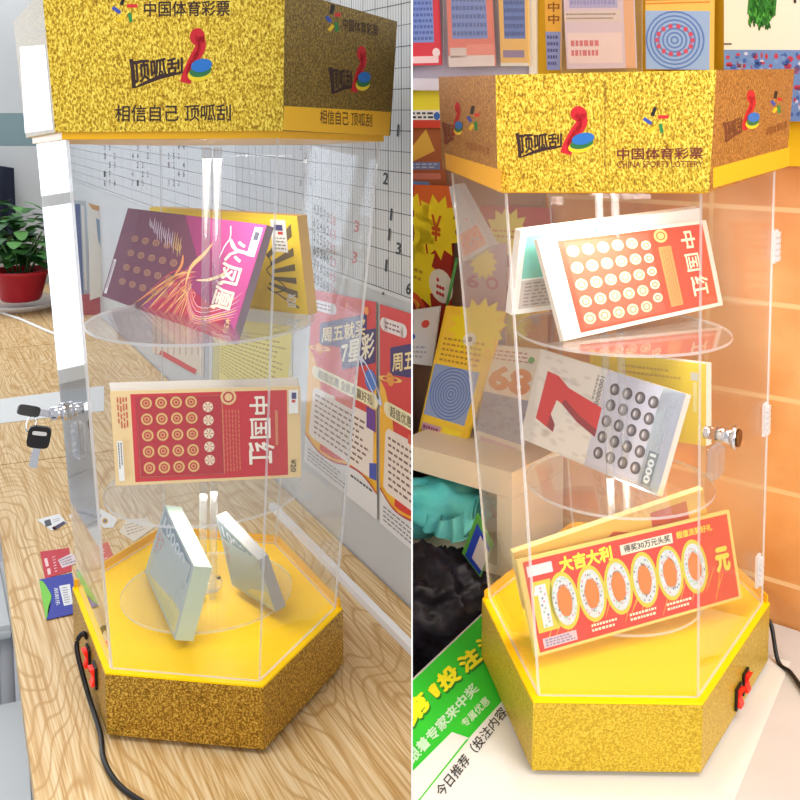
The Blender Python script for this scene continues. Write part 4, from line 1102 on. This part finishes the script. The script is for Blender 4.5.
def A6_(a):
    a.rect(0, 0, 1, 1, (240, 190, 96)); a.up(); rings_(a, .0, 0, .95, .52, .44, .26, dots=(196, 80, 110))
    a.poly([(0, .68), (.6, .86), (.55, 1), (0, 1)], (244, 238, 228)); a.up(); a.text('0000', [(.02, .85), (.4, .97), (.4, .88), (.02, .76)], (60, 50, 60), .02)
    a.ell(.62, .95, .16, .08, (60, 160, 200)); a.up(); a.ell(.58, .93, .06, .04, (230, 90, 70)); a.lay -= 1
    for k in range(4): a.stroke([(0, .58+.03*k), (.95, .60+.03*k)], .012, (214, 130, 60))
def A7_(a):
    a.rect(0, 0, 1, 1, (236, 226, 208)); a.up(); a.rect(0, 0, 1, .37, (110, 140, 190)); a.up()
    for k in range(230): a.ell(random.uniform(.03, .97), random.uniform(.02, .35), random.uniform(.008, .04), random.uniform(.006, .02), random.choice([(190, 60, 80), (70, 100, 170), (200, 200, 220), (120, 150, 200), (150, 90, 130)]), 6)
    a.stroke([(.45, .95), (.42, .80), (.38, .62), (.37, .55)], .15, (44, 120, 40)); a.ell(.375, .55, .10, .055, (44, 120, 40)); a.up()
    for k in range(420):
        t = random.random(); x = .36+.10*t+random.uniform(-.11, .11); y = .49+.5*t+random.uniform(-.03, .03)
        a.stroke([(x, y), (x+random.uniform(-.02, .02), y+.035)], .012, random.choice([(46, 130, 40), (80, 170, 60), (30, 90, 30)]), True)
    a.up(2); a.stroke([(.29, .69), (.55, .66)], .006, (60, 40, 30)); a.text('1000', RC(.68, .61, .98, .67), (50, 46, 50), .02); a.text('¥10', RC(.72, .71, .98, .74), (90, 86, 80), .01); a.stroke([(.17, .88), (.27, .88)], .01, (220, 100, 70)); a.stroke([(.22, .86), (.18, .76)], .006, (220, 130, 100)); a.stroke([(.0, .40), (.08, .4)], .008, (90, 80, 70))
top_g = 'ticket booklets along the top of the right wall'
booklet([(400, -50), (436, -50), (441, 65), (400, 66)], .02, 'red-bordered blue ticket at the very left of the top row', (214, 66, 78), A1_, top_g)
booklet([(445, -46), (489, -45), (495, 66), (449, 67)], .02, 'salmon-bordered blue ticket, second in the top row', (236, 130, 110), A2_, top_g)
booklet([(497, -40), (527, -40), (529, 66), (501, 66)], .02, 'orange-bordered dark blue ticket left of the white strip', (240, 190, 100), A3_, top_g)
booklet([(543, -40), (562, -40), (560, 70), (547, 70)], .02, 'narrow tan ticket on the yellow board, left of the lavender one', (214, 160, 60), A4_, top_g)
booklet([(560, -70), (631, -70), (636, 68), (567, 69)], .02, 'wide lavender ticket above the sports lottery emblem', (222, 200, 214), A5_, top_g)
booklet([(645, -44), (714, -44), (713, 70), (646, 69)], .02, 'orange ticket with blue concentric circles at top right', (240, 190, 96), A6_, top_g)
booklet([(724, -72), (828, -74), (831, 122), (724, 120)], .02, 'white ticket with a grassy green figure at top right corner', (236, 226, 208), A7_, top_g)
sleeve([(443, -50), (531, -50), (531, 72), (443, 72)], .026, 'clear sleeve over the salmon and orange-bordered tickets')
sleeve([(561, -60), (642, -60), (642, 74), (561, 74)], .026, 'clear sleeve over the lavender ticket')

# left column of hanging tickets, on a maroon cloth board
slab('backing_board', [(400, 90), (545, 92), (542, 480), (400, 440)], .004, .0035, mat((178, 140, 120), .6), 'brown backing board behind the hanging ticket packs at left', 'board')
hang = 'ticket packs hanging on the brown board'
YB = (246, 226, 40)
def burst(a, x, y, r, m=YB, n=12, r2=.72): a.star(x, y, r, r*r2, n, m, .2)
def H1(a): a.rect(0, 0, 1, 1, (244, 228, 60)); a.up(); a.rect(0, 0, 1, .2, (214, 70, 50)); a.rect(0, .2, 1, .45, (236, 236, 232)); a.up(); a.lines(RC(.05, .22, .8, .42), 2, (60, 60, 90), .5, 4); a.circ(.9, .3, .1, (60, 110, 190))
def H2(a): a.rect(0, 0, 1, 1, (176, 100, 60)); a.up(); a.poly([(0, .5), (.6, .95), (.8, .6), (.2, .42)], (236, 190, 80)); a.rect(0, .30, .9, .42, (120, 140, 190)); a.rect(0, .14, .9, .24, (214, 130, 110)); a.poly([(0, 0), (.7, 0), (.6, .1), (0, .12)], (120, 160, 214)); a.up(); a.lines(RC(0, .31, .85, .41), 2, (200, 206, 226), .4, 5)
def H3(a):
    a.rect(0, 0, 1, 1, (168, 44, 32)); a.up(); a.rect(.3, .84, 1, 1, (226, 110, 50)); a.up(); burst(a, .2, .72, .24); burst(a, .72, .75, .2); burst(a, .3, .42, .24); burst(a, .1, .06, .16)
    a.up(); a.text('¥5', RC(.05, .60, .32, .84), (130, 70, 20), .03); a.text('¥', RC(.62, .66, .8, .82), (200, 90, 30), .02)
    a.ring(.3, .16, .28, .12, .35, (226, 90, 50), 24); a.ring(.28, .17, .14, .07, .4, (240, 150, 70), 20); a.lines(RC(.12, .36, .5, .46), 2, (196, 160, 40), .4, 4)
    a.circ(.82, .4, .1, (232, 232, 228)); a.up(); 
    for k in range(7): a.circ(.76+.05*(k % 3), .35+.04*(k//3), .012, (190, 60, 70))
def H4(a): a.rect(0, 0, 1, 1, (226, 226, 232)); a.up(); a.stroke([(.05, .75), (.3, .65), (.35, .8)], .07, (214, 60, 60)); a.ell(.35, .5, .12, .06, (50, 100, 190)); a.ell(.7, .72, .1, .07, (220, 80, 70)); a.lines(RC(.1, .1, .8, .35), 3, (170, 180, 200), .4, 5)
def H5(a):
    a.rect(0, 0, 1, 1, (246, 206, 60)); a.up(); a.rect(.05, .06, .9, .95, (250, 214, 70)); a.up(); rings_(a, .03, .16, .88, .56, .47, .36, (150, 172, 222), (100, 130, 204), 8)
    burst(a, .62, .87, .22, YB, 14); a.up(2); a.lines(RC(.1, .58, .85, .78), 5, (196, 150, 60), .4, 8); a.rect(.05, .04, .45, .10, (214, 170, 190)); a.rect(.5, .05, .85, .11, (250, 230, 60)); a.circ(.55, .78, .05, (240, 240, 240)); a.up(); a.circ(.55, .78, .02, (40, 40, 44)); a.lines(RC(.08, .05, .4, .09), 1, (150, 70, 110), .6, 5)
def H6(a):
    a.rect(0, 0, 1, 1, (228, 222, 214)); a.up(); a.rect(.0, .16, 1, .55, (140, 150, 184)); a.up(); a.text('68', RC(.05, .58, .9, .82), (214, 140, 70), .05)
    for k in range(30): a.ell(random.uniform(.05, .95), random.uniform(.18, .53), .05, .015, (116, 126, 166), 6)
    a.lines(RC(.05, .86, .9, .97), 3, (190, 130, 130), .4, 7); a.rect(.1, .05, .9, .12, (206, 170, 190)); a.circ(.8, .9, .03, (110, 170, 70))
def H7(a): a.rect(0, 0, 1, 1, (196, 170, 190)); a.up(); burst(a, .5, .80, .16, (240, 226, 120)); a.rect(0, .28, 1, .5, (206, 170, 200)); a.rect(0, .05, 1, .2, (170, 170, 214)); a.up(); a.text('6', RC(.1, .55, .4, .68), (180, 100, 140), .03); a.ring(.7, .62, .14, .06, .4, (190, 110, 140), 16); a.lines(RC(.05, .08, .9, .26), 4, (226, 190, 220), .4, 6)
def H8(a): a.rect(0, 0, 1, 1, (186, 90, 90)); a.up(); burst(a, .4, .7, .3, (236, 222, 110), 13); a.up(); a.text('90', RC(.1, .12, .5, .36), (230, 190, 200), .03); a.ell(.8, .3, .1, .14, (140, 90, 170)); a.ell(.82, .55, .07, .06, (90, 120, 190)); a.lines(RC(.2, .64, .6, .76), 2, (214, 150, 60), .4, 5)
booklet([(404, 88), (440, 88), (441, 128), (404, 128)], .016, 'yellow and white ticket hanging highest at the left border', (244, 228, 60), H1, hang)
booklet([(404, 126), (441, 126), (446, 188), (404, 188)], .012, 'brown and blue ticket below the yellow and white one', (176, 100, 60), H2, hang)
booklet([(396, 188), (452, 186), (456, 262), (446, 352), (396, 330)], .022, 'dark red ticket with yellow starbursts at the left border', (168, 44, 32), H3, hang) if False else booklet([(398, 184), (454, 186), (449, 358), (398, 322)], .022, 'dark red ticket with yellow starbursts at the left border', (168, 44, 32), H3, hang)
booklet([(398, 312), (440, 306), (432, 366), (398, 362)], .045, 'white ticket with red and blue marks below the starbursts', (226, 226, 232), H4, hang)
booklet([(480, 205), (552, 208), (548, 300), (476, 296)], .012, 'red ticket with pale yellow burst seen through the clear case', (186, 90, 90), H8, hang)
booklet([(462, 240), (506, 244), (505, 352), (462, 342)], .02, 'faded violet ticket seen through the left side of the right case', (196, 170, 190), H7, hang)
booklet([(446, 306), (505, 312), (464, 449), (418, 433)], .06, 'yellow ticket with blue rings standing on the beige shelf', (246, 206, 60), H5, hang, th=.006)
booklet([(492, 345), (545, 350), (518, 463), (474, 446)], .055, 'grey ticket with orange numerals 68 standing on the beige shelf', (228, 222, 214), H6, hang, th=.006)
booklet([(500, 298), (548, 304), (546, 350), (498, 344)], .014, 'orange and yellow ticket above the one marked 68', (232, 190, 110), lambda a: (a.rect(0, 0, 1, 1, (232, 190, 110)), a.up(), burst(a, .4, .5, .4, (244, 230, 120))), hang)
# glossy pack seen on edge
P_ = on_wall(.075); c = [at_p(u, v, P_, nR) for u, v in ((449, 187), (456, 184), (490, 246), (463, 262))]
bm = bmesh.new(); prism(bm, c, -nR*.02, 0, 0); fixn(bm); rr_ = thing('ticket_pack', sum(c, Vector())/4, 'glossy pale blue pack jutting out beside the dark red ticket', 'lottery tickets'); link('card_stack', bm, mat((206, 214, 226), .25), rr_)
a = quad_art([c[0], c[1], c[2], c[3]], nR); a.rect(.05, .05, .95, .35, (222, 170, 160)); a.up()
for k in range(12): a.ell(random.uniform(.1, .9), random.uniform(.1, .6), .05, .02, random.choice([(226, 120, 120), (150, 190, 220)]), 6)
a.done('front_print', rr_)
bm = bmesh.new(); tube(bm, [at_p(457, 258, on_wall(.03), nR), at_p(447, 305, on_wall(.03), nR)], .0022, 8); tag(link('green_stick', bm, mat((90, 170, 90), .5)), 'thin green stick standing between the starburst and ringed tickets', 'stick')
sleeve([(414, 360), (432, 362), (500, 470), (413, 440)], .07, 'clear sleeve at the foot of the hanging tickets') if False else None

# shelf unit
SB = mat((236, 220, 198), .5); SF = on_wall(.13)
def shelf_board(quadpx, z_th, depth, nm, parent, m=SB):
    c = [at_p(u, v, SF, nR) for u, v in quadpx]; bm = bmesh.new(); prism(bm, c, -nR*depth); fixn(bm); return link(nm, bm, m, parent)
fr0 = at_p(400, 470, SF, nR)
su = thing('shelf_unit', zed(fr0, 0), 'beige wall shelf unit with open cubbies below the hanging tickets', 'shelf')
def ln_(u, v, uref): return VR[1]+(v-VR[1])*(u-VR[0])/(uref-VR[0])
shelf_board([(396, ln_(396, 446, 413)), (512, ln_(512, 446, 413)), (512, ln_(512, 470, 413)), (396, ln_(396, 470, 413))], 0, .125, 'top_board', su)
shelf_board([(396, ln_(396, 537, 413)), (505, ln_(505, 537, 413)), (505, ln_(505, 546, 413)), (396, ln_(396, 546, 413))], 0, .125, 'divider_board', su)
shelf_board([(497, ln_(497, 470.5, 413)), (512, ln_(512, 470.5, 413)), (512, 720), (497, 720)], 0, .125, 'side_panel', su)
bkp = [at_p(u, v, on_wall(.008), nR) for u, v in ((396, 440), (500, 450), (500, 700), (396, 700))]
bm = bmesh.new(); prism(bm, bkp, -nR*.003); fixn(bm); link('back_panel', bm, mat((60, 40, 34), .7), su)

def blob(name, center, rad, m, label, cat, seed, amp=.3, freq=6., sub=4, parent=None, fine=.05):
    bm = bmesh.new(); bmesh.ops.create_icosphere(bm, subdivisions=sub, radius=1)
    for v in bm.verts:
        d = v.co.normalized(); nse = noise.noise(d*freq*.3+Vector((seed, 0, 0)))*amp+abs(noise.noise(d*freq*.9+Vector((0, seed, 0))))*amp*.7+abs(noise.noise(d*freq*2.2))*fine
        k = 1+nse; v.co = center+Vector((d.x*rad[0], d.y*rad[1], d.z*rad[2]))*k
        
    fixn(bm)
    o = link(name, bm, m, parent, smooth=True)
    if parent is None: tag(o, label, cat)
    return o
TEAL = noisy('teal_cloth', (88, 198, 202), (128, 224, 224), 20, .7)
cz = at_p(433, 506, on_wall(.115), nR)
tb_ = thing('cloth_bag', cz-Vector((0, 0, .04)), 'teal cloth bag bunched in the cubby under the beige shelf', 'bag')
blob('bag_body', cz, (.072, .034, .034), TEAL, '', '', 3., .35, 7, 4, tb_, .12)
# the loose neck hanging forward
nk = bmesh.new(); g = []
n0 = [at_p(u, v, on_wall(.145), nR) for u, v in ((416, 500), (436, 518), (456, 520), (476, 497))]; n1 = [at_p(u, v, on_wall(.150), nR) for u, v in ((415, 520), (434, 536), (462, 544), (474, 516))]
for layer, of in ((0, 0.), (1, .006)):
    g = []
    for j in range(9):
        t = j/8; row = []
        for i in range(25):
            x = i/24*3; k = min(2, int(x)); f = x-k
            a0_ = n0[k].lerp(n0[k+1], f); a1_ = n1[k].lerp(n1[k+1], f)
            row.append(nk.verts.new(a0_.lerp(a1_, t)+nR*(-of+.006*math.sin(i*1.3+t*2))+Vector((0, 0, .003*math.sin(i*.9)))))
        g.append(row)
    for j in range(8):
        for i in range(24): nk.faces.new([g[j][i], g[j][i+1], g[j+1][i+1], g[j+1][i]])
fixn(nk); link('bag_neck', nk, TEAL, tb_, smooth=True)
bkc = at_p(428, 614, on_wall(.19), nR)
BAGM = noisy('black_plastic', (22, 18, 26), (36, 28, 40), 30, .45, spec=.3)
blob('black_bag', bkc, (.085, .05, .072), BAGM, 'crumpled black plastic bag below the teal one, left of the table', 'bag', 9., .35, 9, 5, None, .2)
# folder
c = [at_p(u, v, on_wall(.165), nR) for u, v in ((477, 513), (462, 553), (480, 577), (493, 545))]
rr_ = thing('folder', sum(c, Vector())/4, 'blue folder with green edge leaning against the right display', 'folder')
bm = bmesh.new(); prism(bm, c, -nR*.002); fixn(bm); link('cover', bm, mat((86, 160, 60), .4), rr_)
ct = sum(c, Vector())/4; c2 = [ct+(p-ct)*.8+(c[2]-ct)*.12+nR*.0008 for p in c]
bm = bmesh.new(); prism(bm, c2, -nR*.0006); fixn(bm); link('blue_sheet', bm, mat((30, 60, 180), .4), rr_)
c3 = [ct+(p-ct)*.55+(c[2]-ct)*.25+(c[3]-ct)*.2+nR*.0016 for p in c]
bm = bmesh.new(); prism(bm, c3, -nR*.0006); fixn(bm); link('white_sheet', bm, mat((206, 196, 200), .4), rr_)

# ticket packs inside the right case
sh = INFO['R']['sh']
def art_F(a):
    a.rect(0, 0, 1, 1, (240, 226, 214)); a.up(); a.rect(.10, .04, .97, .96, (232, 70, 44)); a.up(); a.rect(.13, .07, .62, .93, (226, 84, 62)); a.up()
    for r_ in range(5):
        for c_ in range(5):
            x, y = .17+c_*.085, .84-r_*.17; a.ell(x, y, .034, .058, (240, 200, 160), 16)
    a.up()
    for r_ in range(5):
        for c_ in range(5):
            x, y = .17+c_*.085, .84-r_*.17; a.ring(x, y, .022, .038, .3, (220, 110, 80), 12)
    for r_ in range(5): a.ell(.59, .80-r_*.143, .03, .05, (244, 222, 180), 12)
    a.ell(.69, .88, .042, .075, (232, 190, 120), 14); a.rect(.66, .10, .74, .76, (236, 140, 80)); a.up()
    for r_ in range(5): a.ring(.59, .80-r_*.143, .018, .03, .4, (190, 100, 60), 10)
    a.ring(.69, .88, .03, .05, .3, (200, 110, 60), 12); a.lines([(.73, .72), (.73, .12), (.67, .12), (.67, .72)], 4, (214, 110, 60), .3, 10, .05)
    a.text('中', RT(.81, .70, .90, .90), (250, 236, 200), .02); a.text('国', RT(.81, .44, .90, .64), (250, 236, 200), .01); a.text('红', RT(.82, .16, .93, .38), (250, 236, 200), .015)
pivF = at_z(566, 341, sh[0][0]+.001)
RF = rest([(537, 239), (706, 220), (723, 305), (564, 341)], sh[0][0]+.0008, 'red-orange ticket pack tilted on the top shelf of the right case, with round cream seals', (240, 226, 214), .006, kk=.65, artfn=art_F)
def art_G(a): a.rect(0, 0, 1, 1, (236, 238, 236)); a.up(); a.rect(.03, .42, .4, .93, (120, 196, 186)); a.rect(.03, .06, .5, .40, (200, 188, 184)); a.up(); a.lines(RC(.05, .08, .4, .38), 7, (150, 140, 140), .4, 8)
behind(RF, [(521, 231), (700, 208), (702, 290), (511, 315)], .014, -.15, 'white and mint ticket pack behind the red-orange one, right case', (236, 238, 236), .010, artfn=art_G, sidecol=mat((246, 246, 246), .5))
def art_7(a):
    a.rect(0, 0, 1, 1, (226, 224, 222)); a.up()
    for k in range(60): x, y = random.uniform(.05, .5), random.uniform(.05, .95); a.ell(x, y, .03, .02, (214, 210, 208), 7)
    a.rect(.50, 0, 1, 1, (196, 200, 222)); a.rect(.86, 0, 1, 1, (206, 222, 232)); a.up()
    R7 = (206, 44, 44); R8 = (150, 40, 44)
    a.up()
    a.text('1000000', RT(.465, .62, .495, .92), (80, 80, 84), .01); a.lines([(.46, .92), (.46, .66), (.435, .66), (.435, .92)], 1, (150, 150, 150), .5, 6)
    for r_ in range(5):
        for c_ in range(4):
            x, y = .575+c_*.085, .83-r_*.165
            a.ell(x, y, .033, .033/a.asp, (84, 78, 84), 16)
    a.up()
    for r_ in range(5):
        for c_ in range(4):
            x, y = .575+c_*.085, .83-r_*.165
            a.ell(x-.004, y, .018, .022/a.asp, (136, 130, 138), 12)
    a.up()
    for r_ in range(5):
        for c_ in range(4):
            x, y = .575+c_*.085, .83-r_*.165
            a.ell(x-.008, y, .007, .015/a.asp, (206, 206, 216), 8)
    a.rect(.885, .05, .945, .38, (110, 122, 134)); a.up(); a.text('1000', RT(.895, .07, .935, .36), (206, 216, 224), .04); a.lines([(.96, .8), (.96, .4), (.90, .4), (.90, .8)], 3, (170, 186, 200), .4, 8); a.rect(.935, .84, .965, .92, (150, 160, 176))
piv7 = at_z(600, 474, sh[1][0]+.004); piv7 = Vector((piv7.x, sh[1][1].y-.06, piv7.z))
R7_ = rest([(541, 349), (686, 394), (657, 496), (520, 438)], sh[1][0]+.0008, 'grey ticket pack with a big red 7, tilted on the middle shelf', (226, 224, 222), .010, artfn=art_7)
b7 = px_art(R7_[1][0], R7_[2]); b7.lay = 3
b7.poly([(548, 371), (559, 376), (557, 400), (551, 414), (555, 425), (553, 432), (536, 418)], (206, 44, 44))
b7.poly([(559, 376), (569, 388), (602, 408), (595, 437), (577, 422), (562, 404), (557, 400)], (206, 44, 44)); b7.up()
b7.poly([(551, 414), (555, 425), (553, 432), (547, 427)], (146, 38, 44)); b7.poly([(562, 404), (577, 422), (595, 437), (597, 430), (580, 416), (565, 399)], (146, 38, 44))
b7.done('red_numeral', R7_[0])
def art_J(a): a.rect(0, 0, 1, 1, (226, 200, 60)); a.up(); a.rect(.03, .04, .97, .94, (220, 196, 50)); a.up(); a.rect(.88, .78, .94, .88, (190, 190, 180)); a.rect(.9, .4, .93, .76, (214, 206, 140)); a.lines(RC(.3, .75, .8, .9), 2, (190, 160, 60), .4, 14)
pack([(590, 350), (706, 364), (706, 446), (590, 430)], (R7_[1][0]+R7_[1][1])/2-Vector((R7_[2].x, R7_[2].y, 0)).normalized()*.035, 'yellow ticket pack behind the big red 7 pack', (226, 200, 60), .010, R7_[3], .0, artfn=art_J, fixed=True, sidecol=mat((240, 236, 220), .5))
def art_M(a):
    a.rect(0, 0, 1, 1, (240, 200, 110)); a.up(); a.rect(.02, .03, .985, .965, (208, 52, 34)); a.up()
    for k in range(26): x = random.uniform(.03, .9); a.stroke([(x, random.uniform(.04, .2)), (x+.06, random.uniform(.3, .5))], .012, (240, 150, 50), True)
    a.up(); a.rect(.03, .80, .14, .91, (230, 210, 214)); a.text('大吉大利', RC(.17, .76, .41, .93), (250, 226, 50), .05); a.rect(.45, .79, .70, .90, (226, 220, 200)); a.up(); a.text('得奖30万元头奖', RC(.465, .81, .69, .89), (60, 50, 50), .02); a.text('超值派奖好礼', RC(.72, .82, .90, .90), (250, 220, 60), .02); a.up()
    xs = [.075]+[.165+.124*k for k in range(6)]
    for k, x in enumerate(xs):
        w = .035 if k == 0 else .053
        if k == 0: a.poly([(x-.045, .22), (x+.05, .22), (x+.045, .74), (x-.035, .74), (x-.045, .62)], (200, 190, 50))
        else: a.ell(x+.0, .48, .064, .30, (200, 190, 50), 28)
    a.up()
    for k, x in enumerate(xs):
        if k == 0: a.poly([(x-.02, .26), (x+.022, .26), (x+.02, .70), (x-.025, .70), (x-.035, .6), (x-.018, .6)], (206, 214, 222))
        else: a.ell(x, .48, .034, .17, (214, 120, 50), 20); a.ring(x, .48, .052, .255, .40, (196, 206, 212), 28)
    a.up()
    for k, x in enumerate(xs):
        if k == 0:
            for j in range(12): a.ell(x+random.uniform(-.012, .012), .28+.035*j, .005, .014, random.choice([(120, 130, 150), (226, 150, 170), (150, 180, 150)]), 6)
        else:
            for j in range(26):
                t = j*2*math.pi/26; q = random.uniform(.68, .92); a.ell(x+.052*q*math.cos(t), .48+.255*q*math.sin(t), .004, .012, random.choice([(110, 120, 140), (230, 140, 160), (150, 190, 150), (240, 240, 244)]), 6)
    a.text('元', RC(.89, .34, .965, .62), (220, 210, 70), .06)
    a.rect(.04, .06, .19, .16, (206, 180, 190)); a.up(); a.lines(RC(.05, .07, .18, .15), 3, (130, 130, 170), .6, 7)
    for x in (.26, .44, .62): a.lines(RC(x, .08, x+.13, .18), 2, (250, 226, 200), .5, 8)
pivM = at_z(537, 656, sh[2][0]+.001)
RM = rest([(517, 560), (729, 510), (742, 598), (536, 657)], sh[2][0]+.0006, 'red 1000000 ticket pack leaning on the lowest shelf of the right case', (250, 226, 90), .004, artfn=art_M, sidecol=mat((246, 232, 130), .5))
def art_N(a): a.rect(0, 0, 1, 1, (236, 190, 90)); a.up(); a.poly([(.1, .1), (.5, .8), (.9, .3)], (206, 90, 40)); a.rect(.7, .5, .9, .9, (200, 80, 40))
behind(RM, [(513, 553), (703, 489), (712, 545), (524, 610)], .008, -.3, 'orange ticket pack propped behind the red 1000000 pack', (236, 190, 90), .006, artfn=art_N, sidecol=mat((244, 226, 150), .5))

# ------------------------------------------------------------------ light
w = bpy.data.worlds.new('world'); bpy.context.scene.world = w; w.use_nodes = True
w.node_tree.nodes['Background'].inputs[0].default_value = (.93, .96, 1, 1); w.node_tree.nodes['Background'].inputs[1].default_value = .7
def area(loc, rot, size, en, c=(1, 1, 1), name='ceiling_and_fill_lamp'):
    l = bpy.data.lights.new(name, 'AREA'); l.size = size; l.energy = en; l.color = c
    o = bpy.data.objects.new(name, l); C.objects.link(o); o.location = loc; o.rotation_euler = rot; return o
area((-.9, .3, 2.5), (0, 0, 0), .9, 15, (1, .98, .95))
area((-1.6, 2.8, 2.5), (0, 0, 0), .9, 16, (1, .99, .97))
area((1.2, -1.2, 1.9), (math.radians(75), 0, math.radians(12)), 1.2, 48, (1, .96, .9))  # unseen front fill added behind the camera, not a ceiling lamp
area((.8, .2, 2.5), (0, 0, 0), .9, 16, (1, .93, .84))
sc = bpy.context.scene
sc.view_settings.view_transform = 'Standard'; sc.view_settings.look = 'None'; sc.view_settings.gamma = 1; sc.view_settings.exposure = 0
sc.cycles.transparent_max_bounces = 32
